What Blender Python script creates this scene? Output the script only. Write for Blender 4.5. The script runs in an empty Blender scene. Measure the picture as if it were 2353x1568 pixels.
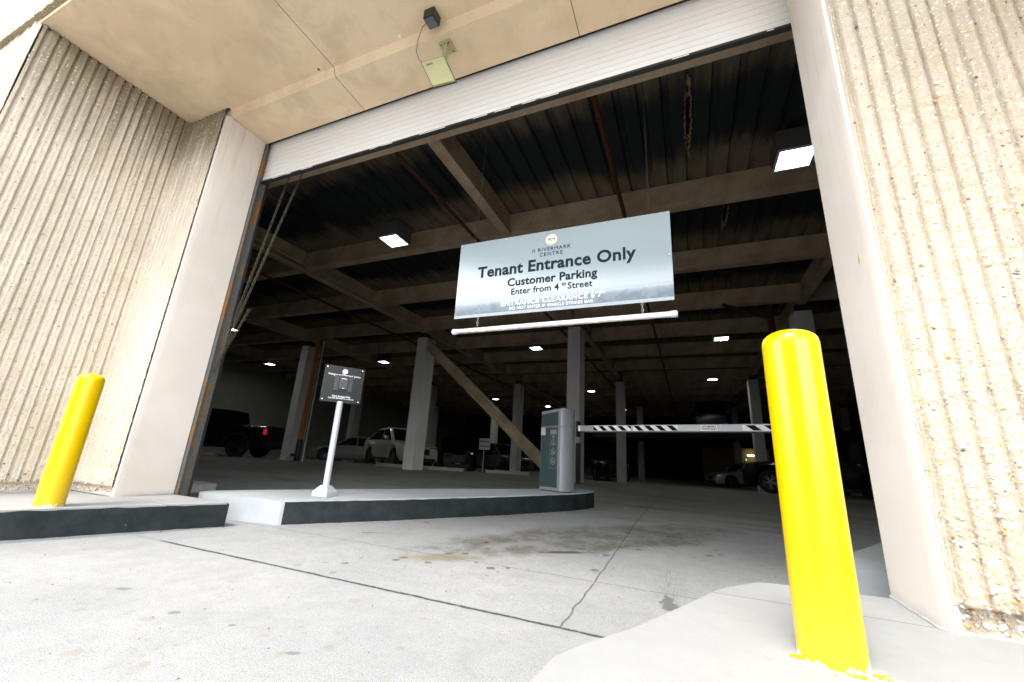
import bpy, bmesh, math, random
import numpy as np
from mathutils import Vector, Matrix, noise
random.seed(7)
rad = math.radians
S = bpy.context.scene
COL = S.collection
# ------------------------------------------------------------------ camera
CH = 0.77
yaw, pitch, roll = -4.09136854e-01, 2.76583277e-01, 5.69204833e-02
f = Vector((math.sin(yaw)*math.cos(pitch), math.cos(yaw)*math.cos(pitch), math.sin(pitch)))
r = Vector((math.cos(yaw), -math.sin(yaw), 0.0)); u = r.cross(f)
r2 = r*math.cos(roll)+u*math.sin(roll); u2 = -r*math.sin(roll)+u*math.cos(roll)
cd = bpy.data.cameras.new('camera'); cam = bpy.data.objects.new('camera', cd); COL.objects.link(cam)
M = Matrix((r2, u2, -f)).transposed().to_4x4(); M.translation = Vector((0, 0, CH)); cam.matrix_world = M
cd.sensor_width = 36; cd.sensor_fit = 'HORIZONTAL'; cd.lens = 942.34/2353*36
cd.clip_start = 0.05; cd.clip_end = 500
S.camera = cam
# ------------------------------------------------------------------ world, sun, exposure
SUN_EL, SUN_AZ = 60, 190
LOW_SKY_BOOST = 4.0     # low sky scaled up, added for a bright reflected band in the sign
W = bpy.data.worlds.new('World'); S.world = W; W.use_nodes = True
wn = W.node_tree; wn.nodes.clear()
sky = wn.nodes.new('ShaderNodeTexSky'); sky.sky_type = 'NISHITA'; sky.sun_disc = False
sky.sun_elevation = rad(SUN_EL); sky.sun_rotation = rad(SUN_AZ); sky.dust_density = 4; sky.air_density = 1.0
hs = wn.nodes.new('ShaderNodeHueSaturation'); hs.inputs['Saturation'].default_value = 0.3
bg = wn.nodes.new('ShaderNodeBackground'); bg.inputs[1].default_value = 0.15
wo = wn.nodes.new('ShaderNodeOutputWorld')
wtc = wn.nodes.new('ShaderNodeTexCoord'); wsx = wn.nodes.new('ShaderNodeSeparateXYZ'); wn.links.new(wtc.outputs['Generated'], wsx.inputs[0])
wmr = wn.nodes.new('ShaderNodeMapRange'); wmr.interpolation_type = 'SMOOTHSTEP'; wn.links.new(wsx.outputs[2], wmr.inputs[0])
wmr.inputs[1].default_value = .385; wmr.inputs[2].default_value = .455; wmr.inputs[3].default_value = LOW_SKY_BOOST; wmr.inputs[4].default_value = 1.0
wmx = wn.nodes.new('ShaderNodeVectorMath'); wmx.operation = 'SCALE'; wn.links.new(hs.outputs[0], wmx.inputs[0]); wn.links.new(wmr.outputs[0], wmx.inputs['Scale'])
wn.links.new(sky.outputs[0], hs.inputs['Color']); wn.links.new(wmx.outputs[0], bg.inputs[0]); wn.links.new(bg.outputs[0], wo.inputs[0])
sl = bpy.data.lights.new('sun', 'SUN'); sl.energy = 1.3; sl.angle = rad(18); sl.color = (1, 0.985, 0.96)
so = bpy.data.objects.new('sun', sl); COL.objects.link(so)
sd = Vector((math.sin(rad(SUN_AZ))*math.cos(rad(SUN_EL)), math.cos(rad(SUN_AZ))*math.cos(rad(SUN_EL)), math.sin(rad(SUN_EL))))
so.rotation_euler = sd.to_track_quat('Z', 'Y').to_euler()
S.view_settings.view_transform = 'Standard'; S.view_settings.look = 'None'
S.view_settings.exposure = 1.62; S.view_settings.gamma = 1
S.render.engine = 'CYCLES'
try:
    S.cycles.max_bounces = 10; S.cycles.diffuse_bounces = 6; S.cycles.sample_clamp_indirect = 6
except Exception: pass

# ------------------------------------------------------------------ material helper
class Mt:
    def __init__(s, name, rough=0.6, metal=0.0, spec=0.5):
        s.m = bpy.data.materials.new(name); s.m.use_nodes = True; s.t = s.m.node_tree; s.t.nodes.clear()
        s.b = s.n('ShaderNodeBsdfPrincipled'); o = s.n('ShaderNodeOutputMaterial'); s.o = o
        s.l(s.b.outputs[0], o.inputs[0]); s.b.inputs['Roughness'].default_value = rough
        s.b.inputs['Metallic'].default_value = metal; s.b.inputs['Specular IOR Level'].default_value = spec
        tc = s.n('ShaderNodeTexCoord'); s.P = tc.outputs['Object']; s._xyz = None
    def n(s, t): return s.t.nodes.new(t)
    def l(s, a, b): s.t.links.new(a, b)
    def put(s, sock, v):
        if isinstance(v, bpy.types.NodeSocket): s.l(v, sock)
        elif isinstance(v, (tuple, list)): sock.default_value = tuple(v)+((1,) if len(v) == 3 and len(sock.default_value) == 4 else ())
        else: sock.default_value = v
    def xyz(s):
        if not s._xyz:
            x = s.n('ShaderNodeSeparateXYZ'); s.l(s.P, x.inputs[0]); s._xyz = x.outputs
        return s._xyz
    def scale(s, v):
        m = s.n('ShaderNodeMapping'); s.l(s.P, m.inputs[0]); m.inputs['Scale'].default_value = v; return m.outputs[0]
    def noise(s, sc, det=3, rough=0.5, vec=None, dist=0):
        n = s.n('ShaderNodeTexNoise'); s.l(vec or s.P, n.inputs['Vector']); n.inputs['Scale'].default_value = sc
        n.inputs['Detail'].default_value = det; n.inputs['Roughness'].default_value = rough; n.inputs['Distortion'].default_value = dist
        return n.outputs[0]
    def vor(s, sc, out='Distance', vec=None, feat='F1', rnd=1):
        n = s.n('ShaderNodeTexVoronoi'); n.feature = feat; s.l(vec or s.P, n.inputs['Vector']); n.inputs['Scale'].default_value = sc
        n.inputs['Randomness'].default_value = rnd
        return n.outputs[out]
    def mth(s, op, a, b=0.0, clamp=False):
        n = s.n('ShaderNodeMath'); n.operation = op; n.use_clamp = clamp; s.put(n.inputs[0], a); s.put(n.inputs[1], b); return n.outputs[0]
    def ss(s, v, a, b):   # smoothstep a..b -> 0..1 (a>b inverts)
        n = s.n('ShaderNodeMapRange'); n.interpolation_type = 'SMOOTHSTEP'; s.put(n.inputs[0], v)
        if a < b: n.inputs[1].default_value = a; n.inputs[2].default_value = b; n.inputs[3].default_value = 0; n.inputs[4].default_value = 1
        else: n.inputs[1].default_value = b; n.inputs[2].default_value = a; n.inputs[3].default_value = 1; n.inputs[4].default_value = 0
        return n.outputs[0]
    def mix(s, fac, a, b, mode='MIX'):
        n = s.n('ShaderNodeMix'); n.data_type = 'RGBA'; n.blend_type = mode
        s.put(n.inputs[0], fac); s.put(n.inputs[6], a); s.put(n.inputs[7], b); return n.outputs[2]
    def col(s, v): s.put(s.b.inputs['Base Color'], v); return s
    def bump(s, h, dist=0.005, strength=1.0):
        n = s.n('ShaderNodeBump'); n.inputs['Distance'].default_value = dist; n.inputs['Strength'].default_value = strength
        s.l(h, n.inputs['Height']); s.l(n.outputs[0], s.b.inputs['Normal']); return s

def plain(name, c, rough=0.5, metal=0.0, spec=0.5, var=0.12, sc=20, bump=0):
    m = Mt(name, rough, metal, spec); n = m.noise(sc, 4, 0.6)
    m.col(m.mix(n, tuple(x*(1-var) for x in c), tuple(min(1, x*(1+var)) for x in c)))
    if bump: m.bump(n, bump)
    return m.m
def emis(name, c, strength, pattern=False):
    m = Mt(name, 0.4); m.col(c); m.put(m.b.inputs['Emission Color'], c); m.b.inputs['Emission Strength'].default_value = strength
    return m.m

# ------------------------------------------------------------------ mesh helpers
def tag(o, label=None, cat=None, group=None, kind=None):
    if label: o['label'] = label
    if cat: o['category'] = cat
    if group: o['group'] = group
    if kind: o['kind'] = kind
    return o
def link(name, me, mats, parent=None):
    o = bpy.data.objects.new(name, me); COL.objects.link(o)
    for m in (mats if isinstance(mats, (list, tuple)) else [mats]): me.materials.append(m)
    if parent: o.parent = parent
    return o
def empty(name, label, cat, loc=(0, 0, 0), rz=0.0, group=None):
    o = bpy.data.objects.new(name, None); COL.objects.link(o); o.location = loc; o.rotation_euler = (0, 0, rz)
    o.empty_display_size = 0.1
    return tag(o, label, cat, group)
class MB:
    def __init__(s): s.v = []; s.f = []; s.mi = []; s.sm = []
    def add(s, vs, fs, mi=0, smooth=False):
        b = len(s.v); s.v += [tuple(v) for v in vs]
        for q in fs: s.f.append(tuple(b+i for i in q)); s.mi.append(mi); s.sm.append(smooth)
        return s
    def box(s, x0, x1, y0, y1, z0, z1, mi=0):
        v = [(x, y, z) for z in (z0, z1) for y in (y0, y1) for x in (x0, x1)]
        return s.add(v, [(0, 2, 3, 1), (4, 5, 7, 6), (0, 1, 5, 4), (2, 6, 7, 3), (0, 4, 6, 2), (1, 3, 7, 5)], mi)
    def bbox(s, x0, x1, y0, y1, z0, z1, b=0.005, mi=0):   # box with chamfered edges
        bm = bmesh.new(); bmesh.ops.create_cube(bm, size=1)
        for v in bm.verts: v.co = Vector(((x0+x1)/2+v.co.x*(x1-x0), (y0+y1)/2+v.co.y*(y1-y0), (z0+z1)/2+v.co.z*(z1-z0)))
        bmesh.ops.bevel(bm, geom=bm.edges[:], offset=b, segments=2, profile=0.5, affect='EDGES')
        bm.verts.ensure_lookup_table()
        s.add([v.co for v in bm.verts], [[v.index for v in q.verts] for q in bm.faces], mi, False); bm.free(); return s
    def prism(s, poly, z0, z1, mi=0, top_mi=None):    # poly ccw seen from above; z may be functions of (x,y)
        n = len(poly); a = z0 if callable(z0) else (lambda x, y: z0); b = z1 if callable(z1) else (lambda x, y: z1)
        v = [(x, y, a(x, y)) for x, y in poly]+[(x, y, b(x, y)) for x, y in poly]
        s.add(v, [tuple(range(n-1, -1, -1))], mi)
        s.add(v, [tuple(range(n, 2*n))], mi if top_mi is None else top_mi)
        s.add(v, [(i, (i+1) % n, n+(i+1) % n, n+i) for i in range(n)], mi)
        return s
    def ext(s, poly, fn, t0, t1, mi=0, smooth=False):  # extrude 2-d outline; fn(a,b,t) gives the point
        n = len(poly); v = [fn(a, b, t0) for a, b in poly]+[fn(a, b, t1) for a, b in poly]
        s.add(v, [tuple(range(n-1, -1, -1)), tuple(range(n, 2*n))], mi)
        s.add(v, [(i, (i+1) % n, n+(i+1) % n, n+i) for i in range(n)], mi, smooth); return s
    def tube(s, pts, rad_, seg=12, mi=0, cap=True, smooth=True):
        pts = [Vector(p) for p in pts]; R = rad_ if isinstance(rad_, (list, tuple)) else [rad_]*len(pts)
        ring = []; t = (pts[1]-pts[0]).normalized(); a = t.orthogonal().normalized()
        for i, p in enumerate(pts):
            if i == 0: d = pts[1]-p
            elif i == len(pts)-1: d = p-pts[i-1]
            else: d = (pts[i+1]-p).normalized()+(p-pts[i-1]).normalized()
            d.normalize(); a = (a-d*a.dot(d)).normalized(); c = d.cross(a)
            ring.append([p+(a*math.cos(2*math.pi*k/seg)+c*math.sin(2*math.pi*k/seg))*R[i] for k in range(seg)])
        v = [q for rr in ring for q in rr]; fs = []
        for i in range(len(pts)-1):
            for k in range(seg): fs.append((i*seg+k, i*seg+(k+1) % seg, (i+1)*seg+(k+1) % seg, (i+1)*seg+k))
        s.add(v, fs, mi, smooth)
        if cap:
            m = len(v); s.add(ring[0], [tuple(range(seg-1, -1, -1))], mi); s.add(ring[-1], [tuple(range(seg))], mi)
        return s
    def lathe(s, prof, c=(0, 0, 0), seg=48, mi=0, smooth=True):
        v = []; 
        for rr, z in prof: v += [(c[0]+rr*math.cos(2*math.pi*k/seg), c[1]+rr*math.sin(2*math.pi*k/seg), c[2]+z) for k in range(seg)]
        fs = [(i*seg+k, i*seg+(k+1) % seg, (i+1)*seg+(k+1) % seg, (i+1)*seg+k) for i in range(len(prof)-1) for k in range(seg)]
        return s.add(v, fs, mi, smooth)
    def xf(s, M_): s.v = [tuple(M_ @ Vector(p)) for p in s.v]; return s
    def build(s, name, mats, parent=None, bevel=0):
        me = bpy.data.meshes.new(name); me.from_pydata(s.v, [], s.f)
        o = link(name, me, mats, parent)
        me.polygons.foreach_set('material_index', s.mi); me.polygons.foreach_set('use_smooth', s.sm)
        if any(s.sm):
            try: me.set_sharp_from_angle(angle=rad(38))
            except Exception: pass
        me.update()
        if bevel:
            b = o.modifiers.new('bevel', 'BEVEL'); b.width = bevel; b.segments = 2; b.limit_method = 'ANGLE'; b.angle_limit = rad(40)
        return o
def lettering(txt, size, mat, parent, M_, name='lettering', bold=0.0, align='CENTER', space=1.0, depth=0.0008):
    c = bpy.data.curves.new(name, 'FONT'); c.body = txt; c.size = size; c.align_x = align; c.align_y = 'CENTER'
    c.offset = bold*size; c.extrude = depth; c.space_character = space; c.resolution_u = 3; c.space_line = 0.9
    o = bpy.data.objects.new('t', c); COL.objects.link(o); bpy.context.view_layer.update()
    me = bpy.data.meshes.new_from_object(o.evaluated_get(bpy.context.evaluated_depsgraph_get()))
    bpy.data.objects.remove(o); me.materials.clear(); me.transform(M_)
    return link(name, me, mat, parent)
def frame_m(origin, xd, yd):     # matrix placing text: x along xd, y along yd
    x = Vector(xd).normalized(); y = Vector(yd).normalized(); z = x.cross(y).normalized()
    m = Matrix((x, y, z)).transposed().to_4x4(); m.translation = Vector(origin); return m

FYP = [(-60, 0), (2.3, 0), (2.94, .013), (4.03, .057), (5.5, .12), (8, .15), (12.3, .17), (16, .12), (22, -.17), (32, -.3), (40, -.35), (80, -.35)]
def zf(y): return float(np.interp(y, [a for a, b in FYP], [b for a, b in FYP]))
K = 0.22          # kerb height

# ------------------------------------------------------------------ materials
def driveway_mat():
    m = Mt('driveway_concrete', 0.75, 0, 0.3); X, Y, Z = m.xyz()
    big = m.noise(0.9, 4, 0.6); med = m.noise(6, 5, 0.65); fine = m.noise(160, 3, 0.7); spk = m.noise(420, 2, 0.6)
    c = m.mix(m.ss(big, .3, .7), (.285, .29, .29), (.345, .345, .34)); c = m.mix(m.mth('MULTIPLY', m.ss(med, .35, .8), .35), c, (.21, .22, .225))
    c = m.mix(m.mth('MULTIPLY', m.ss(fine, .42, .66), .65), c, (.11, .115, .12)); md2 = m.noise(28, 4, .7); c = m.mix(m.mth('MULTIPLY', m.ss(md2, .5, .72), .35), c, (.14, .145, .145))
    c = m.mix(m.ss(spk, .66, .72), c, (.09, .09, .09)); gr = m.noise(90, 2, .5); c = m.mix(m.ss(gr, .70, .74), c, (.12, .10, .07))
    bl = m.noise(2.3, 5, .7, dist=1.0); c = m.mix(m.mth('MULTIPLY', m.ss(bl, .5, .72), .4), c, (.19, .195, .19))
    # broom / traffic streaks
    st = m.noise(3.0, 5, 0.7, m.scale((14, 1.2, 1))); inn = m.ss(Y, 2.1, 4.5)
    c = m.mix(m.mth('MULTIPLY', m.mth('MULTIPLY', m.ss(st, .42, .75), .45), inn), c, (.25, .26, .26))
    # interior ground is older and browner
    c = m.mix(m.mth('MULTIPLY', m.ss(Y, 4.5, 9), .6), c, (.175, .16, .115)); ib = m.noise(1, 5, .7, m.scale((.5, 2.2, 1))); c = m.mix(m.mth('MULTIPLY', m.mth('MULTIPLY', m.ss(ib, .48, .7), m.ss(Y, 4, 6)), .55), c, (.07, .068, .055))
    # long dark brown band with ragged edges, and two smaller patches
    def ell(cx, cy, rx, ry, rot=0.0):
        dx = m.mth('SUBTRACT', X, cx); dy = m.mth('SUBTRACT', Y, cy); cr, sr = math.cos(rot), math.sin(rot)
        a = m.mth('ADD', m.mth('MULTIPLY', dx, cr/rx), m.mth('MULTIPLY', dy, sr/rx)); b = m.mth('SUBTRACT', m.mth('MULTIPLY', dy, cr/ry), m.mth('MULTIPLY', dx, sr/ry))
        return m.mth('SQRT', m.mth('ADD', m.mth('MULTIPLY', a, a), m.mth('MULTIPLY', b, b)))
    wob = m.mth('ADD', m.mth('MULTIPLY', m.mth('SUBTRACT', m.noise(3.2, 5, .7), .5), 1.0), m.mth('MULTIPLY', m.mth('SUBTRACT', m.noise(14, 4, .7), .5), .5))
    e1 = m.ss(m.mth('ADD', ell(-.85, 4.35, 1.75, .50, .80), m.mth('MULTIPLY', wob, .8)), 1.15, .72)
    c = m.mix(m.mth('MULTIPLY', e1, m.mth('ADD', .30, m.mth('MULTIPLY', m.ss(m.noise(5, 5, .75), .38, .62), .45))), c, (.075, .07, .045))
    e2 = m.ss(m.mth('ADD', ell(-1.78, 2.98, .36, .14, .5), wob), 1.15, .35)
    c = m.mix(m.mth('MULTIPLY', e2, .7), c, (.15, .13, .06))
    e3 = m.ss(m.mth('ADD', ell(-1.02, 3.62, .34, .06, .55), m.mth('MULTIPLY', wob, .8)), .9, .3)
    c = m.mix(m.mth('MULTIPLY', e3, .85), c, (.03, .03, .022))
    # drips: scattered round spots, dense near the band
    v = m.vor(9, 'Distance'); vc = m.n('ShaderNodeSeparateXYZ'); m.l(m.vor(9, 'Color'), vc.inputs[0])
    rsz = m.mth('MULTIPLY', vc.outputs[0], .32); spot = m.ss(m.mth('SUBTRACT', m.mth('ADD', v, m.mth('MULTIPLY', m.mth('SUBTRACT', m.noise(40, 3), .5), .12)), rsz), .02, -.03)
    near = m.ss(m.mth('ADD', ell(-.95, 3.5, 1.75, .42, .72), wob), 1.3, .8)
    pick = m.ss(vc.outputs[1], .30, .34)
    c = m.mix(m.mth('MULTIPLY', m.mth('MULTIPLY', m.mth('MULTIPLY', spot, near), pick), .85), c, (.10, .09, .05))
    near2 = m.ss(ell(-1.9, 1.5, 1.0, .5, .2), 1.3, .8); pick2 = m.ss(vc.outputs[2], .66, .7)
    c = m.mix(m.mth('MULTIPLY', m.mth('MULTIPLY', m.mth('MULTIPLY', spot, near2), pick2), .5), c, (.22, .19, .14))
    for cx, cy, a, b in ((-2.77, 1.469, .045, .02), (-2.225, 1.412, .028, .02), (-1.883, 1.451, .02, .012), (-1.45, 1.40, .03, .014)):
        e = m.ss(m.mth('ADD', ell(cx, cy, a, b, .4), m.mth('MULTIPLY', m.mth('SUBTRACT', m.noise(60, 3), .5), .8)), 1.05, .85)
        c = m.mix(m.mth('MULTIPLY', e, .8), c, (.12, .13, .13))
    # tyre mark
    tr = m.noise(1, 5, .75, m.scale((85, 3.2, 1)))
    t1 = m.mth('MULTIPLY', .8, m.mth('MULTIPLY', m.ss(m.mth('ADD', ell(-.15, 3.15, .13, .65, .06), m.mth('MULTIPLY', m.mth('SUBTRACT', m.noise(7, 4, .7), .5), 1.4)), 1.0, .35), m.ss(tr, .45, .72)))
    c = m.mix(m.mth('MULTIPLY', t1, .6), c, (.02, .02, .022))
    t2 = m.mth('MULTIPLY', m.ss(m.mth('ADD', ell(-.15, 2.82, .060, .20, .1), m.mth('MULTIPLY', m.mth('SUBTRACT', m.noise(1, 5, .7, m.scale((26, 12, 1))), .5), 2.6)), .85, .65), .6)
    c = m.mix(m.mth('MULTIPLY', t2, .92), c, (.022, .022, .025))
    # joints and cracks
    def line(ax, pos, w, amp, sc, dens=0.0):
        d = m.mth('ABSOLUTE', m.mth('SUBTRACT', m.mth('ADD', ax, m.mth('MULTIPLY', m.mth('SUBTRACT', m.noise(sc, 5, .7), .5), amp)), pos))
        k = m.ss(d, w, w*.5)
        return m.mth('MULTIPLY', k, m.ss(m.noise(14, 3), dens-.1, dens+.05)) if dens else k
    wj = m.mth('ADD', m.mth('ABSOLUTE', m.mth('SUBTRACT', m.mth('ADD', Y, m.mth('MULTIPLY', m.mth('SUBTRACT', m.noise(5, 5, .7), .5), .035)), 2.195)), m.mth('MULTIPLY', m.mth('SUBTRACT', m.noise(24, 4, .75), .5), .035))
    j = m.mth('MULTIPLY', m.ss(wj, .013, .009), m.ss(m.mth('ABSOLUTE', m.mth('SUBTRACT', X, -1.9)), 1.95, 1.9))
    jw = line(Y, 2.195, .028, .03, 12)
    c = m.mix(m.mth('MULTIPLY', jw, .5), c, (.17, .18, .18))
    c = m.mix(m.mth('MULTIPLY', j, .95), c, (.035, .045, .045))
    jj = line(Y, 3.02, .0075, .07, 4)
    c = m.mix(m.mth('MULTIPLY', jj, .7), c, (.09, .095, .095))
    jc = m.mth('MULTIPLY', line(X, -.62, .0065, .06, 3.5), m.ss(Y, 2.18, 2.2))
    c = m.mix(m.mth('MULTIPLY', jc, .85), c, (.07, .075, .075))
    for py in (6.9, 12.8, 20):
        c = m.mix(m.mth('MULTIPLY', line(Y, py, .012, .04, 5), .7), c, (.08, .08, .08))
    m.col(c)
    m.put(m.b.inputs['Roughness'], m.mth('ADD', .55, m.mth('MULTIPLY', med, .35)))
    hgt = m.mth('SUBTRACT', m.mth('ADD', m.mth('MULTIPLY', fine, .5), med), m.mth('MULTIPLY', m.mth('MAXIMUM', j, jc), 3))
    m.bump(hgt, .002, .6)
    return m.m
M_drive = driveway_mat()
def concrete(name, a, b, rough=.75, joints=(), stain=(.3, .29, .27), st=.25, fines=.35):
    m = Mt(name, rough, 0, .3); X, Y, Z = m.xyz()
    big = m.noise(1.6, 5, .65); med = m.noise(9, 5, .7); fine = m.noise(200, 3, .7)
    c = m.mix(m.ss(big, .3, .7), a, b); c = m.mix(m.mth('MULTIPLY', m.ss(med, .5, .85), st), c, stain)
    c = m.mix(m.mth('MULTIPLY', m.ss(fine, .5, .75), fines), c, tuple(x*.62 for x in a))
    for ax, pos, w in joints:
        d = m.mth('ABSOLUTE', m.mth('SUBTRACT', m.mth('ADD', (X, Y, Z)[ax], m.mth('MULTIPLY', m.mth('SUBTRACT', m.noise(7, 5, .7), .5), .02)), pos))
        c = m.mix(m.mth('MULTIPLY', m.ss(d, w, w*.4), .75), c, (.14, .14, .13))
    m.col(c); m.bump(m.mth('ADD', med, m.mth('MULTIPLY', fine, .4)), .0018, .6)
    return m.m
M_walk = concrete('sidewalk_concrete', (.255, .26, .257), (.30, .302, .297), joints=((1, 2.36, .009),), st=.3, fines=.35, stain=(.2, .19, .17))
M_isl = concrete('island_concrete', (.32, .345, .36), (.40, .42, .44), st=.2, fines=.2)
def black_paint():
    m = Mt('black_kerb_paint', .62, 0, .2); n = m.noise(5, 5, .7); n2 = m.noise(60, 4, .7); ed = m.noise(26, 4, .65)
    c = m.mix(m.ss(n, .3, .75), (.009, .013, .0135), (.022, .029, .030)); c = m.mix(m.mth('MULTIPLY', m.ss(n2, .62, .8), .4), c, (.06, .07, .07))
    c = m.mix(m.mth('MULTIPLY', m.ss(m.noise(11, 6, .8), .66, .72), .7), c, (.24, .25, .25))
    m.col(c); m.bump(m.mth('ADD', n2, m.mth('MULTIPLY', n, 2)), .003, .7); return m.m
M_black = black_paint()
def stucco():
    m = Mt('beige_soffit_plaster', .85, 0, .2); a = m.noise(.8, 5, .6, dist=.6); b = m.noise(2.7, 5, .65, dist=.4); g = m.noise(300, 2, .6)
    c = m.mix(m.ss(a, .38, .60), (.71, .555, .375), (.79, .635, .445)); c = m.mix(m.mth('MULTIPLY', m.ss(b, .42, .68), .6), c, (.58, .46, .30))
    X, Y, Z = m.xyz()
    for px in (-3.26, -.72, 1.82):      # panel joints
        d = m.mth('ABSOLUTE', m.mth('SUBTRACT', X, px)); c = m.mix(m.mth('MULTIPLY', m.ss(d, .0055, .003), .85), c, (.07, .05, .035))
    for cx, cy, rr in ((-3.44, 2.30, .018),):
        dx = m.mth('SUBTRACT', X, cx); dy = m.mth('SUBTRACT', Y, cy)
        d = m.mth('SQRT', m.mth('ADD', m.mth('MULTIPLY', dx, dx), m.mth('MULTIPLY', dy, dy)))
        c = m.mix(m.ss(d, rr, rr*.7), c, (.1, .08, .07))
    m.col(c); m.bump(g, .001, .5); return m.m
M_soffit = stucco()
def reveal_mat():
    m = Mt('painted_reveal_plaster', .7, 0, .3); a = m.noise(1.5, 5, .6, dist=.5); b = m.noise(9, 4, .7); g = m.noise(300, 2, .6)
    X, Y, Z = m.xyz()
    c = m.mix(m.ss(a, .3, .7), (.66, .595, .53), (.72, .66, .595)); c = m.mix(m.mth('MULTIPLY', m.ss(b, .55, .8), .18), c, (.58, .52, .46))
    low = m.mth('MULTIPLY', m.ss(m.mth('ADD', Z, m.mth('MULTIPLY', b, .06)), .31, .24), .6); c = m.mix(low, c, (.46, .44, .41)); rn_ = m.noise(1, 5, .7, m.scale((16, 16, .7))); c = m.mix(m.mth('MULTIPLY', m.mth('MULTIPLY', m.ss(rn_, .5, .72), m.ss(Z, 1.5, 4.2)), .40), c, (.42, .31, .20))
    m.col(c); m.bump(g, .0008, .5); return m.m
M_reveal = reveal_mat()
def aggregate(name, base, dark):
    m = Mt(name, .8, 0, .25); a = m.noise(2.2, 5, .65); g = m.noise(260, 3, .7); md = m.noise(45, 4, .7); X, Y, Z = m.xyz()
    c = m.mix(m.ss(a, .3, .7), base, dark); c = m.mix(m.mth('MULTIPLY', m.ss(g, .5, .8), .35), c, tuple(x*.6 for x in base))
    # sandy rough patches against smooth cement fins
    c = m.mix(m.mth('MULTIPLY', m.ss(md, .5, .65), .4), c, (.60, .49, .34))
    # aggregate stones as small colour chips
    for sc, th, cc in ((42, .30, (.78, .74, .66)), (55, .25, (.62, .36, .10)), (64, .2, (.16, .15, .15)), (38, .2, (.42, .33, .24)), (95, .3, (.80, .77, .7)), (110, .3, (.45, .3, .14))):
        v = m.vor(sc, 'Distance'); vc = m.n('ShaderNodeSeparateXYZ'); m.l(m.vor(sc, 'Color'), vc.inputs[0])
        k = m.mth('MULTIPLY', m.ss(v, th, th*.85), m.ss(vc.outputs[0], .80, .82)); c = m.mix(m.mth('MULTIPLY', k, .85), c, cc)
    m.col(c); m.bump(m.mth('ADD', g, m.mth('MULTIPLY', m.vor(60), 1.2)), .0035, .8)
    return m.m
M_agg = aggregate('exposed_aggregate_concrete', (.52, .46, .375), (.44, .38, .295))
M_agg_dark = aggregate('grimy_exposed_aggregate', (.34, .29, .20), (.25, .21, .14))
def weathered():   # same panel, with grime that has run down from the soffit joint
    m = Mt('weathered_aggregate_concrete', .8, 0, .25); a = m.noise(2.2, 5, .65); g = m.noise(260, 3, .7); md = m.noise(45, 4, .7); X, Y, Z = m.xyz()
    c = m.mix(m.ss(a, .3, .7), (.66, .59, .485), (.58, .51, .405)); c = m.mix(m.mth('MULTIPLY', m.ss(g, .5, .8), .35), c, (.36, .32, .26))
    c = m.mix(m.mth('MULTIPLY', m.ss(md, .5, .65), .35), c, (.58, .48, .33))
    for sc, th, cc in ((42, .3, (.76, .72, .64)), (55, .25, (.60, .36, .12)), (64, .2, (.16, .15, .15)), (95, .3, (.78, .75, .68))):
        v = m.vor(sc, 'Distance'); vc = m.n('ShaderNodeSeparateXYZ'); m.l(m.vor(sc, 'Color'), vc.inputs[0])
        k = m.mth('MULTIPLY', m.ss(v, th, th*.85), m.ss(vc.outputs[0], .8, .82)); c = m.mix(m.mth('MULTIPLY', k, .85), c, cc)
    run = m.noise(1, 5, .7, m.scale((22, 22, .8)))
    d = m.ss(m.mth('ADD', Z, m.mth('MULTIPLY', m.mth('SUBTRACT', run, .5), 2.2)), 3.3, 4.7)
    c = m.mix(m.mth('MULTIPLY', d, .78), c, (.16, .125, .065))
    m.col(c); m.bump(m.mth('ADD', g, m.mth('MULTIPLY', m.vor(60), 1.2)), .0035, .8)
    return m.m
M_weath = weathered()
M_peb = [plain('pebble_white', (.66, .63, .57), .6, var=.1), plain('pebble_ochre', (.60, .36, .12), .6, var=.3), plain('pebble_brown', (.30, .20, .12), .6, var=.3),
         plain('pebble_grey', (.14, .14, .15), .55, var=.3), plain('pebble_tan', (.56, .47, .35), .6, var=.15)]
def slat_mat():
    m = Mt('white_shutter_enamel', .35, 0, .8); m.b.inputs['Coat Weight'].default_value = 1.0; m.b.inputs['Coat Roughness'].default_value = .3; m.b.inputs['Coat IOR'].default_value = 1.9; n = m.noise(3, 4, .6, m.scale((1, 1, 6))); X, Y, Z = m.xyz()
    c = m.mix(n, (.86, .865, .87), (.90, .905, .91)); m.col(c); return m.m
M_slat = slat_mat()
def rust(name, steel, amt):
    m = Mt(name, .6, .3, .5); n = m.noise(7, 5, .7, m.scale((1, 1, .35)), dist=.4); n2 = m.noise(40, 4, .7)
    c = m.mix(m.ss(n, amt, amt+.12), steel, (.26, .12, .03)); c = m.mix(m.ss(n2, .55, .7), c, tuple(x*.5 for x in steel))
    m.col(c); m.bump(n2, .003, .6); return m.m
M_guide = rust('rusted_guide_steel', (.12, .125, .12), .5)
M_rail = rust('dirty_bottom_rail_steel', (.035, .035, .032), .66)
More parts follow.
